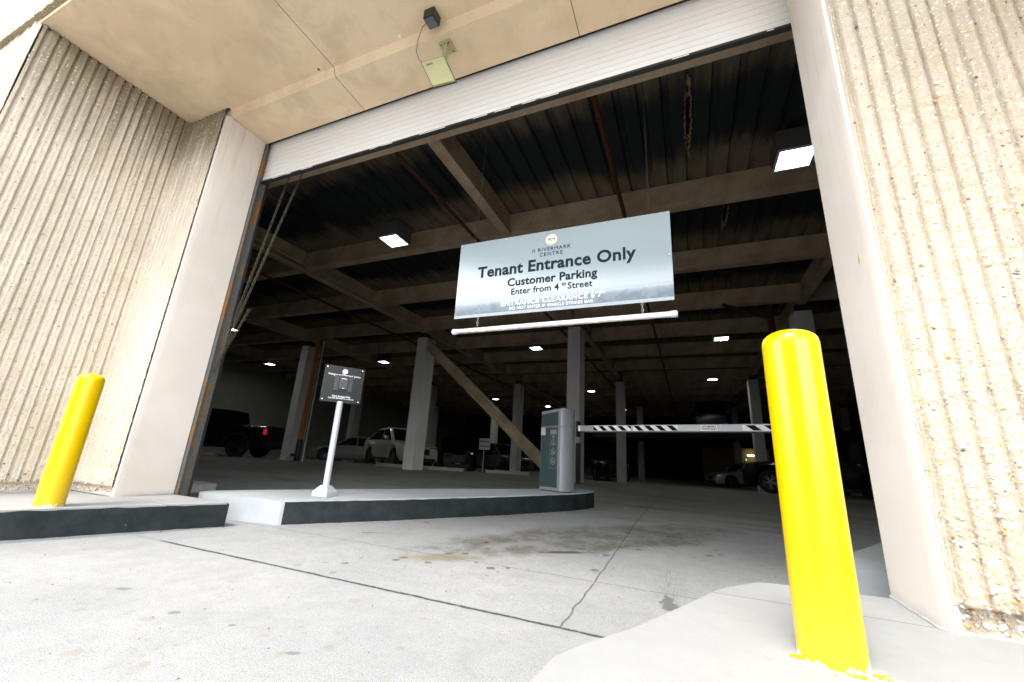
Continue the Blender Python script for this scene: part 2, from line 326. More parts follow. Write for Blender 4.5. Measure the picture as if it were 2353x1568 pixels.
def deck_mat():
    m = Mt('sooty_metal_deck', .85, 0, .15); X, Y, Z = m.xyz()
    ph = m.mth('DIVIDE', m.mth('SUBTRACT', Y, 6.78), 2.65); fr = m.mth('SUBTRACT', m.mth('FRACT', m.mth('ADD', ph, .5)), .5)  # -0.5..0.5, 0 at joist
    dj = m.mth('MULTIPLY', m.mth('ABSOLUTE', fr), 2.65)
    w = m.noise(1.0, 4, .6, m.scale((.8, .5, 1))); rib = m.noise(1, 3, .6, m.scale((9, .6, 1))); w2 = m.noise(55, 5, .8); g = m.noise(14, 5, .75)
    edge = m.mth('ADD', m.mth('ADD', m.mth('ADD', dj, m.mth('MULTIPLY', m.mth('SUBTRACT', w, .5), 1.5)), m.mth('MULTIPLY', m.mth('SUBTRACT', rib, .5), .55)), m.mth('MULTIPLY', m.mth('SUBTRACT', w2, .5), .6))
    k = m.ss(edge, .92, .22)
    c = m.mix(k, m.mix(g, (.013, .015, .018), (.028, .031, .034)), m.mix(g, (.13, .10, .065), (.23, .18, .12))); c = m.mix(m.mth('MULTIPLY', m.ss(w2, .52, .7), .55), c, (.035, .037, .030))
    for cx, cy, ry, rx in ((.26, 5.45, .75, .045), (.93, 8.2, .55, .05)):      # blown out, rusted-through strips
        dx = m.mth('DIVIDE', m.mth('SUBTRACT', X, cx), rx); dy = m.mth('DIVIDE', m.mth('SUBTRACT', Y, cy), ry)
        dd = m.mth('ADD', m.mth('SQRT', m.mth('ADD', m.mth('MULTIPLY', dx, dx), m.mth('MULTIPLY', dy, dy))), m.mth('MULTIPLY', m.mth('SUBTRACT', m.noise(9, 5, .75), .5), 2.2))
        c = m.mix(m.ss(dd, 1.15, .95), c, (.34, .27, .15)); c = m.mix(m.ss(dd, .85, .72), c, (.07, .022, .014)); c = m.mix(m.ss(dd, .5, .35), c, (.004, .004, .004))
    m.col(c); m.bump(w2, .008, .7); return m.m
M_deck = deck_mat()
def fireproof():
    m = Mt('tan_sprayed_fireproofing', .9, 0, .15); a = m.noise(1.5, 5, .7); b = m.noise(35, 5, .75)
    c = m.mix(m.ss(a, .3, .7), (.40, .30, .20), (.60, .465, .32)); c = m.mix(m.mth('MULTIPLY', m.ss(b, .5, .75), .5), c, (.17, .135, .095)); sp_ = m.noise(130, 3, .7); c = m.mix(m.mth('MULTIPLY', m.ss(sp_, .5, .7), .4), c, (.16, .13, .09))
    m.col(c); m.bump(m.mth('ADD', b, sp_), .012, 1.0); return m.m
M_fire = fireproof()
M_colm = concrete('grey_column_concrete', (.56, .55, .52), (.64, .63, .60), st=.25, fines=.2)
M_gwall = concrete('garage_wall_concrete', (.30, .30, .26), (.36, .36, .32), st=.3)
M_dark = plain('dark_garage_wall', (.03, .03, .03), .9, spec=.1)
M_yel = None
def bollard_mat():
    m = Mt('glossy_yellow_paint', .22, 0, .5); X, Y, Z = m.xyz()
    n = m.noise(25, 4, .65); nn = m.noise(5, 3); st = m.noise(14, 4, .6, m.scale((1, 1, .15)))
    e = m.ss(m.mth('SUBTRACT', Z, m.mth('ADD', m.mth('MULTIPLY', m.mth('SUBTRACT', n, .45), .11), m.mth('MULTIPLY', m.mth('SUBTRACT', st, .47), .11))), -.004, .0)
    y = m.mix(nn, (.65, .425, .0), (.72, .475, .0)); sc_ = m.noise(1, 5, .75, m.scale((30, 30, 5)))
    y = m.mix(m.mth('MULTIPLY', m.ss(sc_, .62, .74), .35), y, (.56, .37, .04))
    y = m.mix(m.mth('MULTIPLY', m.ss(m.mth('ADD', Z, m.mth('MULTIPLY', sc_, .25)), .42, .10), .35), y, (.60, .42, .06))
    m.col(m.mix(e, (.80, .74, .60), y)); m.put(m.b.inputs['Roughness'], m.mth('ADD', .17, m.mth('MULTIPLY', m.noise(9, 4), .14)))
    m.b.inputs['Coat Weight'].default_value = .15; m.b.inputs['Coat Roughness'].default_value = .08; m.b.inputs['Specular IOR Level'].default_value = .35
    m.bump(m.noise(3, 2, .4), .004, .35); return m.m
M_yel = bollard_mat()
M_splat = plain('spilt_yellow_paint', (.80, .54, .0), .3)
M_primer = plain('rusty_primer', (.35, .10, .06), .7)
M_sign = None
def sign_face():
    m = Mt('glossy_sign_face', .18, .0, .6); n = m.noise(2.5, 3)
    m.col(m.mix(n, (.045, .10, .112), (.058, .118, .13))); m.b.inputs['Coat Weight'].default_value = 1.0; m.b.inputs['Coat Roughness'].default_value = .06; m.b.inputs['Coat IOR'].default_value = 1.6
    return m.m
M_sign = sign_face()
def sign_strip():
    m = Mt('sign_printed_strip', .2, 0, .6); n = m.noise(9, 5, .7, dist=.8); n2 = m.noise(30, 4, .7)
    c = m.mix(m.ss(n, .4, .62), (.16, .215, .25), (.105, .145, .18)); c = m.mix(m.mth('MULTIPLY', m.ss(n2, .55, .7), .4), c, (.17, .225, .26))
    m.col(c); m.b.inputs['Coat Weight'].default_value = 1.0; m.b.inputs['Coat Roughness'].default_value = .06; m.b.inputs['Coat IOR'].default_value = 1.7; return m.m
M_strip = sign_strip()
M_signw = plain('white_sign_print', (.36, .40, .42), .3, var=.04)
M_white = plain('white_print', (.80, .82, .83), .35, var=.04)
M_ink = plain('dark_teal_ink', (.010, .026, .036), .85, spec=.08, var=.1)
M_tapeblk = plain('black_tape', (.008, .009, .009), .8, spec=.1)
M_cream = plain('cream_badge', (.62, .62, .52), .4, var=.04)
def pipe_mat():
    m = Mt('scuffed_white_plastic_pipe', .4, 0, .4); X, Y, Z = m.xyz(); n = m.noise(60, 5, .75, m.scale((.25, 1, 1)))
    low = m.ss(m.mth('ADD', Z, m.mth('MULTIPLY', m.mth('SUBTRACT', n, .5), .05)), 1.992, 1.975)
    c = m.mix(m.mth('MULTIPLY', m.mth('MULTIPLY', low, m.ss(n, .42, .6)), .75), (.80, .79, .75), (.14, .13, .11)); m.col(c); return m.m
M_pipe = pipe_mat()
M_chain = plain('dull_brass_chain', (.12, .105, .07), .5, .6, var=.4, sc=60)
M_chain2 = plain('galvanised_chain', (.4, .4, .38), .4, .7, var=.3, sc=60)
M_galv = plain('light_grey_enamel', (.50, .55, .57), .4, .1, var=.06)
M_grey = Mt('textured_silver_enamel', .42, .35); _n = M_grey.noise(350, 3, .7); M_grey.col(M_grey.mix(_n, (.29, .30, .325), (.38, .39, .415))); M_grey.bump(_n, .001, .6); M_grey = M_grey.m
M_teal = plain('dark_teal_door_enamel', (.05, .075, .08), .35, .1, var=.08)
M_blk = plain('black_plastic', (.015, .015, .017), .35, var=.2)
M_board = plain('glossy_black_acrylic', (.007, .008, .009), .3, spec=.25, var=.3, sc=6)
M_alum = plain('brushed_aluminium', (.36, .38, .39), .4, .6, var=.08, sc=80)
M_antenna = plain('cream_antenna_plastic', (.40, .385, .195), .5, var=.05)
M_glass_l = plain('sensor_window', (.12, .14, .145), .2, var=.3)
M_pipered = rust('red_sprinkler_pipe', (.10, .026, .014), .66)
M_tube = plain('white_tube', (.7, .7, .7), .5)
M_leaf = plain('dry_brown_leaf', (.22, .11, .05), .7, var=.4, sc=40)
M_rubber = plain('tyre_rubber', (.012, .012, .012), .75, var=.2)
M_rim = plain('alloy_rim', (.45, .46, .47), .25, .9, var=.05)
M_rimd = plain('dark_alloy_rim', (.06, .06, .065), .25, .8, var=.1)
M_carglass = plain('tinted_car_glass', (.006, .007, .008), .06, var=.1)
M_trim = plain('black_car_trim', (.01, .01, .011), .4, var=.1)
M_chrome = plain('chrome_trim', (.7, .7, .7), .12, 1, var=.03)
M_plate = plain('white_sign_plate', (.6, .6, .58), .5, var=.05)
M_yline = Mt('worn_yellow_line', .7); _a = M_yline.noise(5, 5, .7); M_yline.col(M_yline.mix(M_yline.ss(_a, .35, .62), (.42, .27, .03), (.2, .17, .1))); M_yline = M_yline.m
M_head = emis('headlamp_glint', (.8, .85, .9), .0)
M_tail = emis('glowing_tail_lamp', (.8, .02, .04), .12)
M_taild = plain('tail_lamp_red', (.25, .01, .01), .15)
def lamp_mat(name, st, col=(.93, 1, .95)):
    m = Mt(name, .3); m.col((.8, .8, .8)); v = m.vor(9, 'Distance'); n = m.noise(8, 3)
    m.put(m.b.inputs['Emission Color'], col); X, Y, Z = m.xyz(); rr_ = m.mth('SQRT', m.mth('ADD', m.mth('MULTIPLY', X, X), m.mth('MULTIPLY', Y, Y)))
    m.put(m.b.inputs['Emission Strength'], m.mth('MULTIPLY', m.mth('ADD', m.mth('ADD', .06, m.mth('MULTIPLY', m.ss(n, .4, .6), .10)), m.mth('MULTIPLY', m.ss(rr_, .17, .03), 1.8)), st)); return m.m
M_lens = lamp_mat('lit_lamp_lens', 32.0)
M_lamphouse = plain('dark_lamp_housing', (.09, .09, .08), .6, var=.1)
M_warm = emis('warm_tube_light', (1, .85, .6), 1.6)
M_green = emis('green_indicator', (.05, .8, .35), .6)
M_ywall = concrete('mustard_painted_wall', (.30, .22, .09), (.34, .25, .10), st=.2)

# ------------------------------------------------------------------ ground (one sheet to the horizon)
xs = [-150, -60, -30]+[-20+i*2 for i in range(20)]+[30, 60, 150]
ys = sorted(set([-150, -60, -20, -5]+[p[0] for p in FYP if -60 < p[0] < 80]+[0, 1, 3.5, 4.7, 6.5, 10, 14, 18, 20, 25, 28, 36, 50, 60, 150]))
b = MB(); nx = len(xs)
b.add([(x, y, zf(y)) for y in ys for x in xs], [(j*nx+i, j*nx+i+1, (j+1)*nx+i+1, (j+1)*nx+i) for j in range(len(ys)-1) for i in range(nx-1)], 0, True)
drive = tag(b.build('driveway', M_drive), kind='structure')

ob_ = MB().box(-24, 4, -34, -22, -1, 13.3).build('building_across_street', concrete('far_facade', (.16, .16, .16), (.2, .2, .2)))
tag(ob_, 'dark block across the street, met only as a reflection in the hanging sign', 'building')
# sidewalks
def smooth_poly(p): return p
Lw = [(-30, .96), (-30, -3.0), (-5.9, -3.0), (-4.75, .7), (-4.451, 1.537), (-4.273, 2.037), (-3.988, 2.765), (-4.02, 2.80), (-4.917, 2.80), (-4.917, 2.34), (-5.05, 2.30), (-5.70, 2.30), (-5.70, .98), (-6, .96)]
b = MB().prism(Lw, -.05, K); tag(b.build('sidewalk', M_walk, bevel=.008), kind='structure')
Rw = [(-.41, 1.0), (-.41, 1.16), (-.395, 1.36), (-.33, 1.50), (-.214, 1.707), (-.07, 2.04), (.091, 2.424), (.255, 2.66), (.30, 2.705), (.34, 2.715), (.428, 2.735), (.875, 2.775), (.875, 2.34), (1.9, 2.30), (1.9, .98), (30, .98), (30, -3), (-1.2, -3), (-.5, .0)][::-1]
b = MB().prism(Rw, -.05, K); tag(b.build('sidewalk', M_walk, bevel=.008), kind='structure')
# black paint on the left kerb, ragged edges
def paint_strip(pts, h0, h1, name, parent, off=.003, ztop=K, base=zf, rag=.006, endrag=.02):
    bb = MB(); N = []; acc = 0; tot = []
    for i in range(len(pts)-1):
        a = Vector(pts[i]); c = Vector(pts[i+1]); n = max(2, int((c-a).length/.02)); d = (c-a).normalized(); nr = Vector((d.y, -d.x))
        for k in range(n+(1 if i == len(pts)-2 else 0)): N.append((a+(c-a)*k/n, nr))
    v = []
    for i, (p, nr) in enumerate(N):
        q = p+nr*off; zb = base(p.y)
        lo = zb+h0+noise.noise((i*.21, 3, 0))*rag; hi = zb+h1+noise.noise((i*.17, 9, 0))*rag
        m_ = 6
        for k in range(m_):
            t = k/(m_-1); sh = 0
            if i == 0: sh = noise.noise((t*5, 1, 7))*endrag
            if i == len(N)-1: sh = noise.noise((t*5, 5, 2))*endrag
            dd = Vector((-nr.y, nr.x)); v.append((q.x+dd.x*sh, q.y+dd.y*sh, lo+(hi-lo)*t))
    fs = [(i*6+k, i*6+k+1, (i+1)*6+k+1, (i+1)*6+k) for i in range(len(N)-1) for k in range(5)]
    return bb.add(v, fs).build(name, M_black, parent)
walkL = bpy.data.objects['sidewalk']
paint_strip([(-4.85, .40), (-4.75, .7), (-4.451, 1.537), (-4.273, 2.037), (-3.986, 2.768), (-4.016, 2.803)], .018, K-.012, 'black_kerb_paint', walkL, base=lambda y: 0)

# ------------------------------------------------------------------ building
B = empty('parking_garage', 'beige parking garage with ribbed exposed aggregate walls round a wide shutter opening', 'building')
P0 = .078
def fl(sv, z, seed):       # relief of the fluted face (m outwards) at horizontal s, height z
    wv = noise.noise((z*.8, seed, 1))*.004
    q = ((sv+wv)/P0); k = math.floor(q); t = q-k
    hgt = 0.026+.012*noise.noise((k*3.7, seed, 5)); wd = .34+.19*noise.noise((k*1.9, seed, 8))
    a = min(1, max(0, t/.09)); c = min(1, max(0, (1-t-(.5-wd))/.13)); top = min(a, c)
    jag = noise.noise((k*7.1+1.5, z*18, seed))*.6+noise.noise((k*2.1, z*60, seed+3))*.35
    h = hgt*(top**.7)*(1+.35*jag) + (.0035 if t > .5 else 0)
    return h+.0022*noise.noise((sv*90, z*90, seed))
def fluted(name, mat, o, sdir, ndir, s0, s1, z0, z1, ds, dz, seed, zled, pebbles, parent):
    sdir = Vector(sdir); ndir = Vector(ndir); o = Vector(o)
    ns = int((s1-s0)/ds)+1; nz = int((z1-z0)/dz)+1; v = []
    for j in range(nz):
        z = z0+(z1-z0)*j/(nz-1)
        for i in range(ns):
            s_ = s0+(s1-s0)*i/(ns-1)
            lj = zled+.006*noise.noise((s_*14, seed, 2))
            if z < lj: h = -.018+.004*noise.noise((s_*60, z*60, seed))
            else: h = fl(s_, z, seed)
            p = o+sdir*s_+ndir*h; v.append((p.x, p.y, z))
    flip = sdir.cross(Vector((0, 0, 1))).dot(ndir) < 0
    fs = []
    for j in range(nz-1):
        for i in range(ns-1):
            q = (j*ns+i, j*ns+i+1, (j+1)*ns+i+1, (j+1)*ns+i); fs.append(q[::-1] if flip else q)
    bb = MB(); bb.add(v, fs, 0, True)
    bm = bmesh.new(); bmesh.ops.create_icosphere(bm, subdivisions=1, radius=1); bm.verts.ensure_lookup_table()
    iv = [v_.co.copy() for v_ in bm.verts]; ifs = [[v_.index for v_ in q.verts] for q in bm.faces]; bm.free()
    rnd = random.Random(int(seed*10)); made = 0
    while made < pebbles:
        s_ = rnd.uniform(s0, s1); z = rnd.uniform(z0, z1) if rnd.random() < .8 else rnd.uniform(z0, min(z1, z0+1.2)); t = (s_/P0) % 1
        if z > zled+.01 and (t > .5 and rnd.random() < .75): continue
        dens = noise.noise((s_*3, z*2.5, seed+20))
        if rnd.random() > .75+dens: continue
        made += 1
        sz = .0022+.0078*rnd.random()**2.4
        if z < zled+.10: sz *= 1.5
        h = (fl(s_, z, seed) if z > zled else -.016); c = o+sdir*s_+ndir*(h-sz*.12)
        e = Vector((sz*rnd.uniform(.8, 1.5), sz*.62, sz*rnd.uniform(.55, 1.0))); a_ = rnd.uniform(-.8, .8)+(1.57 if rnd.random() < .35 else 0)
        mi = rnd.choices([1, 2, 3, 4, 5], [5, 1.6, .8, .7, 5])[0]
        vs = []
        for p in iv:
            x, y, zz = p.x*e.x, p.y*e.y, p.z*e.z; x, zz = x*math.cos(a_)-zz*math.sin(a_), x*math.sin(a_)+zz*math.cos(a_)
            q = c+sdir*x+ndir*y; vs.append((q.x, q.y, z+zz))
        bb.add(vs, ifs, mi, True)
    me = bpy.data.meshes.new(name); me.from_pydata(bb.v, [], bb.f); ob = link(name, me, [mat]+M_peb, parent)
    me.polygons.foreach_set('material_index', bb.mi); me.polygons.foreach_set('use_smooth', bb.sm); me.update()
    return ob
XL, YR, YO = -5.70, 2.33, .96
DL, DR, YD = -4.917, .872, 2.80
fluted('fluted_wall', M_agg, (0, YR, 0), (1, 0, 0), (0, -1, 0), DR+.028, 1.95, K-.02, 4.664, .005, .010, 2.0, .313, 5200, B)
fluted('fluted_wall', M_weath, (XL, 0, 0), (0, 1, 0), (1, 0, 0), YO, YR+.02, K-.02, 4.70, .006, .016, 5.0, .30, 6500, B)
fluted('fluted_wall', M_weath, (0, YR, 0), (1, 0, 0), (0, -1, 0), XL-.02, DL-.03, K-.02, 4.70, .006, .018, 8.0, .305, 3000, B)
fluted('fluted_wall', M_agg, (0, YO, 0), (1, 0, 0), (0, -1, 0), XL-3.0, XL, K-.02, 4.73, .009, .03, 11.0, .31, 1800, B)
fluted('fluted_wall', M_weath, (1.95, 0, 0), (0, 1, 0), (-1, 0, 0), YO, YR+.02, K-.02, 4.664, .009, .03, 14.0, .31, 1200, B)
fluted('fluted_wall', M_agg, (0, YO, 0), (1, 0, 0), (0, -1, 0), 1.95, 4.5, K-.02, 4.73, .010, .04, 17.0, .31, 600, B)
b = MB()   # concrete cores behind the fluted faces
b.prism([(XL-6, YO+.022), (XL-.022, YO+.022), (XL-.022, YR+.022), (DL-.35, YR+.022), (DL-.35, 2.81), (XL-6, 2.81)], -.1, 6.2).build('wall_core', M_agg, B)
b = MB().prism([(DR+.35, YR+.022), (1.97, YR+.022), (1.97, YO+.022), (8, YO+.022), (8, 2.81), (DR+.35, 2.81)], -.1, 6.2).build('wall_core', M_agg, B)
# smooth reveals with a rounded, brighter arris
def reveal(sx, x):
    bb = MB(); # outline in plan
    o = [(x, YD+.02), (x, YR+.045), (x+sx*.004, YR+.02), (x+sx*.010, YR-.008), (x+sx*.028, YR-.014), (x+sx*.046, YR-.012), (x+sx*.050, YR+.002), (x+sx*.06, YR+.03), (x+sx*.36, YR+.03), (x+sx*.36, YD+.02)]
    if sx < 0: o = o[::-1]
    bb.ext(o, lambda a, c, t: (a, c, t), K-.02, 4.57 if sx < 0 else 4.57, 0, True); return bb.build('smooth_reveal', M_reveal, B)
reveal(-1, DL); reveal(1, DR)
def bead(pts, name='sealant_bead'):
    mb = MB(); P = []
    for i in range(len(pts)-1):
        a = Vector(pts[i]); c = Vector(pts[i+1]); n = max(2, int((c-a).length/.03))
        P += [a.lerp(c, k/n) for k in range(n)]
    P.append(Vector(pts[-1])); P = [(p[0]+.006*noise.noise((k*.4, 1, 1)), p[1]+.006*noise.noise((k*.4, 4, 1)), K+.001) for k, p in enumerate(P)]
    mb.tube(P, [.010+.005*noise.noise((k*.3, 9, 2)) for k in range(len(P))], 6); mb.build(name, M_seal, B)
M_seal = plain('grimy_sealant', (.34, .34, .33), .8, var=.35, sc=30, bump=.003)
bead([(DR-.006, YD), (DR-.006, YR+.03), (DR+.03, YR-.02), (DR+.07, YR+.015), (1.9, YR+.015)])
bead([(DL+.006, YD), (DL+.006, YR+.03), (DL-.03, YR-.02), (DL-.07, YR+.010), (XL+.03, YR+.010), (XL+.012, YO)])
MB().add([(DR-.0012, 2.46+.007*math.cos(t), 1.86+.028*math.sin(t)) for t in [k*math.pi/6 for k in range(12)]], [tuple(range(12))]).build('yellow_paint_smear', M_splat, B)
# soffits: upper panel, chamfered step, lower panel over the shutter
b = MB(); x0, x1 = XL-.02, 2.6
pr = [(YO-.02, 4.665), (YR+.005, 4.665), (YR+.045, 4.578), (YD+.03, 4.565), (YD+.03, 4.9), (YO-.02, 4.9)]
b.ext(pr, lambda a, c, t: (t, a, c), x0, x1); b.build('soffit', M_soffit, B)
b = MB().box(XL-.0, XL+.012, YO+.03, YR-.01, 4.645, 4.664).box(XL, DL, YR-.022, YR-.004, 4.645, 4.664); b.build('soffit_joint', plain('dark_sealant', (.05, .045, .04), .8), B)
# projecting facade above
b = MB().box(XL-6, 8, YO-.055, YO+.02, 4.73, 7.5); b.build('facade_panel', M_agg, B)
b = MB(); n = 700
v = []
for i in range(n+1):
    x = XL-5+12*i/n; e = .010*noise.noise((x*16, 1, 1))+.006*noise.noise((x*50, 4, 1)); v += [(x, YO-.065+e, 4.722), (x, YO+.0, 4.722), (x, YO-.065+e, 4.80)]
b.add(v, [(i*3, i*3+1, i*3+4, i*3+3) for i in range(n)]+[(i*3, i*3+3, i*3+5, i*3+2) for i in range(n)])
b.build('facade_drip_edge', M_agg_dark, B)
# header beam behind the shutter, ceiling deck, joists, girders
b = MB().box(DL-1.2, DR+1.2, 3.16, 3.40, 4.44, 4.46).box(DL-1.2, DR+1.2, 3.26, 3.30, 4.46, 5.2).box(DL-1.2, DR+1.2, 3.16, 3.40, 5.2, 5.24)
b.box(DL-1.2, DR+1.2, 3.30, 3.33, 5.24, 5.9); b.build('header_beam', M_fire, B)
ZD = CH+4.9
def deck():
    bb = MB(); per = .3164; x = -29.4; prof = []
    while x < 15: prof += [(x, ZD), (x+.20, ZD), (x+.225, ZD+.06), (x+per-.025, ZD+.06)]; x += per
    v = [(a, y, c) for y in (2.9, 47) for a, c in prof]; n = len(prof)
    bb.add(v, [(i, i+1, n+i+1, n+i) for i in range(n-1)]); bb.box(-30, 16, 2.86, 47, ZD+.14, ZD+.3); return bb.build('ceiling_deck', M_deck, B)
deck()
JY = [6.78+2.65*i for i in range(14)]
ZB = CH+4.4
def joist_mesh():
    bb = MB(); y = 0; n = 90
    outl = [(-.11, 0), (-.11, .045), (-.05, .07), (-.045, .49), (.045, .49), (.05, .07), (.11, .045), (.11, 0)]
    v = []; m = len(outl); L0, L1 = -29.5, 15.5
    for i in range(n+1):
        x = L0+(L1-L0)*i/n
        for q, (a, c) in enumerate(outl):
            e = .012*noise.noise((x*2.3, q*3.1, 0)); v.append((x, a+e, c+e*.6))
    bb.add(v, [(i*m+k, i*m+(k+1) % m, (i+1)*m+(k+1) % m, (i+1)*m+k) for i in range(n) for k in range(m)]); 
    me = bpy.data.meshes.new('joist'); me.from_pydata(bb.v, [], bb.f); me.materials.append(M_fire); return me
jm = joist_mesh()
for y in JY:
    o = bpy.data.objects.new('joist', jm); COL.objects.link(o); o.parent = B; o.location = (0, y+.11, ZB)
CX = [-21.2, -15.1, -9.05, -3.2, 3.0, 9.1]
for x in CX:
    b = MB().box(x-.10, x+.10, 3.45, 46, ZB-.02, ZB+.03).box(x-.03, x+.03, 3.45, 46, ZB+.03, ZD-.001)
    b.build('girder', M_fire, B)
b = MB()
for x in (-3.2-2.95,): pass
# garage enclosure
b = MB().box(-26.3, -26, 3.3, 47, -.4, ZD+.05); b.build('side_wall', M_gwall, B)
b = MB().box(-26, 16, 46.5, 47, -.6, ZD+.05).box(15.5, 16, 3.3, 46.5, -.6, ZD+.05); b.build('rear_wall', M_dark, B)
for a_ in ((-26.3, DL-.06, 2.825, 2.95, -.4, 5.9), (DR+.06, 16, 2.825, 2.95, -.4, 5.9), (DL-.06, DR+.06, 3.17, 3.3, 5.3, 6.2)): MB().box(*a_).build('front_wall', M_gwall, B)

# columns
cols = [(x, 12.55) for x in CX]+[(x, 22.2) for x in CX]+[(x, 32.0) for x in CX]
cl = {(-15.1, 12.55): 'pale grey concrete column beside the red riser, leftmost in view', (-9.05, 12.55): 'grey concrete column hiding the middle of the cream crossover',
      (-3.2, 12.55): 'wide grey concrete column rising behind the barrier cabinet', (3.0, 12.55): 'grey concrete column top showing just over the nearer yellow bollard',
      (-3.2, 22.2): 'dim grey column behind the striped barrier arm, right of the black pole', (-9.05, 22.2): 'dim grey column partly behind the slanted steel brace',
      (3.0, 22.2): 'dim grey column just left of the nearer yellow bollard'}
b0 = None
for (x, y) in cols:
    if x < -22 or (x, y) in ((9.1, 12.55), (9.1, 22.2), (-21.2, 12.55)): continue
    z0 = zf(y)-.02
    if b0 is None:
        mb = MB().bbox(-.205, .205, -.20, .45, 0, 4.78, .012); me = None
        o = mb.build('concrete_column', M_colm); b0 = o
    else:
        o = b0.copy(); COL.objects.link(o)
    o.location = (x, y, z0); o.scale = (1, 1, (CH+4.18-z0)/4.78)
    if o is b0: cap = MB().box(-.12, .12, -.12, .12, 4.78, 5.0).build('bearing_plate', M_dark, o); cap0 = cap
    else: cap = cap0.copy(); COL.objects.link(cap); cap.parent = o
    lab = cl.get((x, y), 'far dim grey concrete column deep inside the garage')
    tag(o, lab, 'column', 'concrete columns inside the garage')
# brace in the column row
b = MB(); a = Vector((-8.9, 12.5, 4.75)); c = Vector((-3.5, 12.5, .1)); d = (c-a).normalized(); n_ = Vector((d.z, 0, -d.x))
L_ = (c-a).length
for (w0, w1, y0, y1) in ((-.16, -.12, -.13, .13), (.12, .16, -.13, .13), (-.12, .12, -.03, .03)):
    vs = [a+d*t+n_*w+Vector((0, yy, 0)) for t in (0, L_) for yy in (y0, y1) for w in (w0, w1)]
    b.add(vs, [(0, 2, 3, 1), (4, 5, 7, 6), (0, 1, 5, 4), (2, 6, 7, 3), (0, 4, 6, 2), (1, 3, 7, 5)])
tag(b.build('steel_brace', M_fire), 'slanting steel brace running down from the middle column to behind the barrier cabinet', 'brace')

# ------------------------------------------------------------------ rolling shutter
SH = empty('rolling_shutter', 'white slatted rolling shutter raised to the top of the garage opening', 'shutter', (0, 0, 0))
b = MB(); z = 4.035; pitch_ = .0655; prof = []
y = YD+.095
while z < 4.75:
    prof += [(y+.010, z), (y-.006, z+.0025), (y-.0075, z+.008), (y-.0075, z+.054), (y-.006, z+.0600), (y+.010, z+.0625)]; z += pitch_
nseg = 2; v = []
for x in (DL+.0, DR+.06):
    v += [(x, a, c) for a, c in prof]
m = len(prof); b.add(v, [(k, m+k, m+k+1, k+1) for k in range(m-1)], 0, False); b.build('slat_curtain', M_slat, SH)
b = MB().box(DL, DR+.06, YD+.080, YD+.087, 4.004, 4.034).box(DL, DR+.06, YD+.070, YD+.115, 3.998, 4.004); b.build('bottom_rail', M_rail, SH)
b = MB()
for i in range(14):
    x0 = random.uniform(DL, DR); b.box(x0, x0+random.uniform(.03, .38), YD+.0785, YD+.0798, 4.018, 4.028)
b.build('worn_edge_strip', M_slat, SH)
b = MB().box(DL+.001, DL+.012, YD+.025, YD+.16, K-.03, 4.56).box(DL+.012, DL+.055, YD+.025, YD+.033, K-.03, 4.56).box(DL+.012, DL+.055, YD+.12, YD+.13, K-.03, 4.56)
b.build('side_guide', M_guide, SH)
b = MB().box(DR+.062, DR+.072, YD+.03, YD+.13, K-.03, 4.56); b.build('side_guide', M_guide, SH)
b = MB().box(DL+.055, DL+.068, YD+.118, YD+.142, .15, 4.2); b.build('guide_seal', M_blk, SH)
b = MB().box(DL-.3, DR+.3, YD+.03, YD+.36, 4.62, 4.95); b.build('shutter_hood', M_dark, SH)

# ------------------------------------------------------------------ chains
def chain(mb, pts, link_l, wire):
    P = [Vector(p) for p in pts]; dist = [0]
    for i in range(len(P)-1): dist.append(dist[-1]+(P[i+1]-P[i]).length)
    step = link_l*.72; n = int(dist[-1]/step)
    for k in range(n):
        s_ = (k+.5)*dist[-1]/n; i = max(j for j in range(len(P)-1) if dist[j] <= s_); t = (s_-dist[i])/(dist[i+1]-dist[i])
        c = P[i].lerp(P[i+1], t); d = (P[i+1]-P[i]).normalized(); a = d.orthogonal().normalized(); c2 = d.cross(a)
        ang = (k % 2)*math.pi/2+.4; w = a*math.cos(ang)+c2*math.sin(ang)
        L_ = link_l/2-wire; Wd = link_l*.30; ring = []
        for q in range(10):
            th = 2*math.pi*q/10; ring.append(c+d*(math.cos(th)*L_)+w*(math.sin(th)*Wd))
        nrm = d.cross(w); vs = []; sg = 5
        for q in range(10):
            rd = (ring[q]-c).normalized()
            for e in range(sg):
                be = 2*math.pi*e/sg; vs.append(ring[q]+rd*math.cos(be)*wire+nrm*math.sin(be)*wire)
        mb.add(vs, [(q*sg+e, q*sg+(e+1) % sg, ((q+1) % 10)*sg+(e+1) % sg, ((q+1) % 10)*sg+e) for q in range(10) for e in range(sg)], 0, True)
HC = empty('hoist_chain', 'long loop of hoist chain hanging slack and tied to the left shutter guide', 'chain', (-4.6, 3.1, 4.2))
mb = MB()
def catn(a, c, sag, n=24):
    a = Vector(a); c = Vector(c); return [a.lerp(c, i/n)+Vector((0, 0, -sag*4*(i/n)*(1-i/n))) for i in range(n+1)]
O_ = Vector((-4.6, 3.1, 4.2))
for a_, c_, sg_ in (((-4.71, 3.1, 4.25), (-4.868, 2.9, 1.70), .03), ((-4.455, 3.1, 4.28), (-4.885, 2.885, 1.51), .02), ((-4.745, 3.02, 2.30), (-4.87, 2.895, 1.64), .015)):
    mb = MB(); chain(mb, [p-O_ for p in catn(a_, c_, sg_)], .046, .0036); mb.build('chain_strand', M_chain, HC)

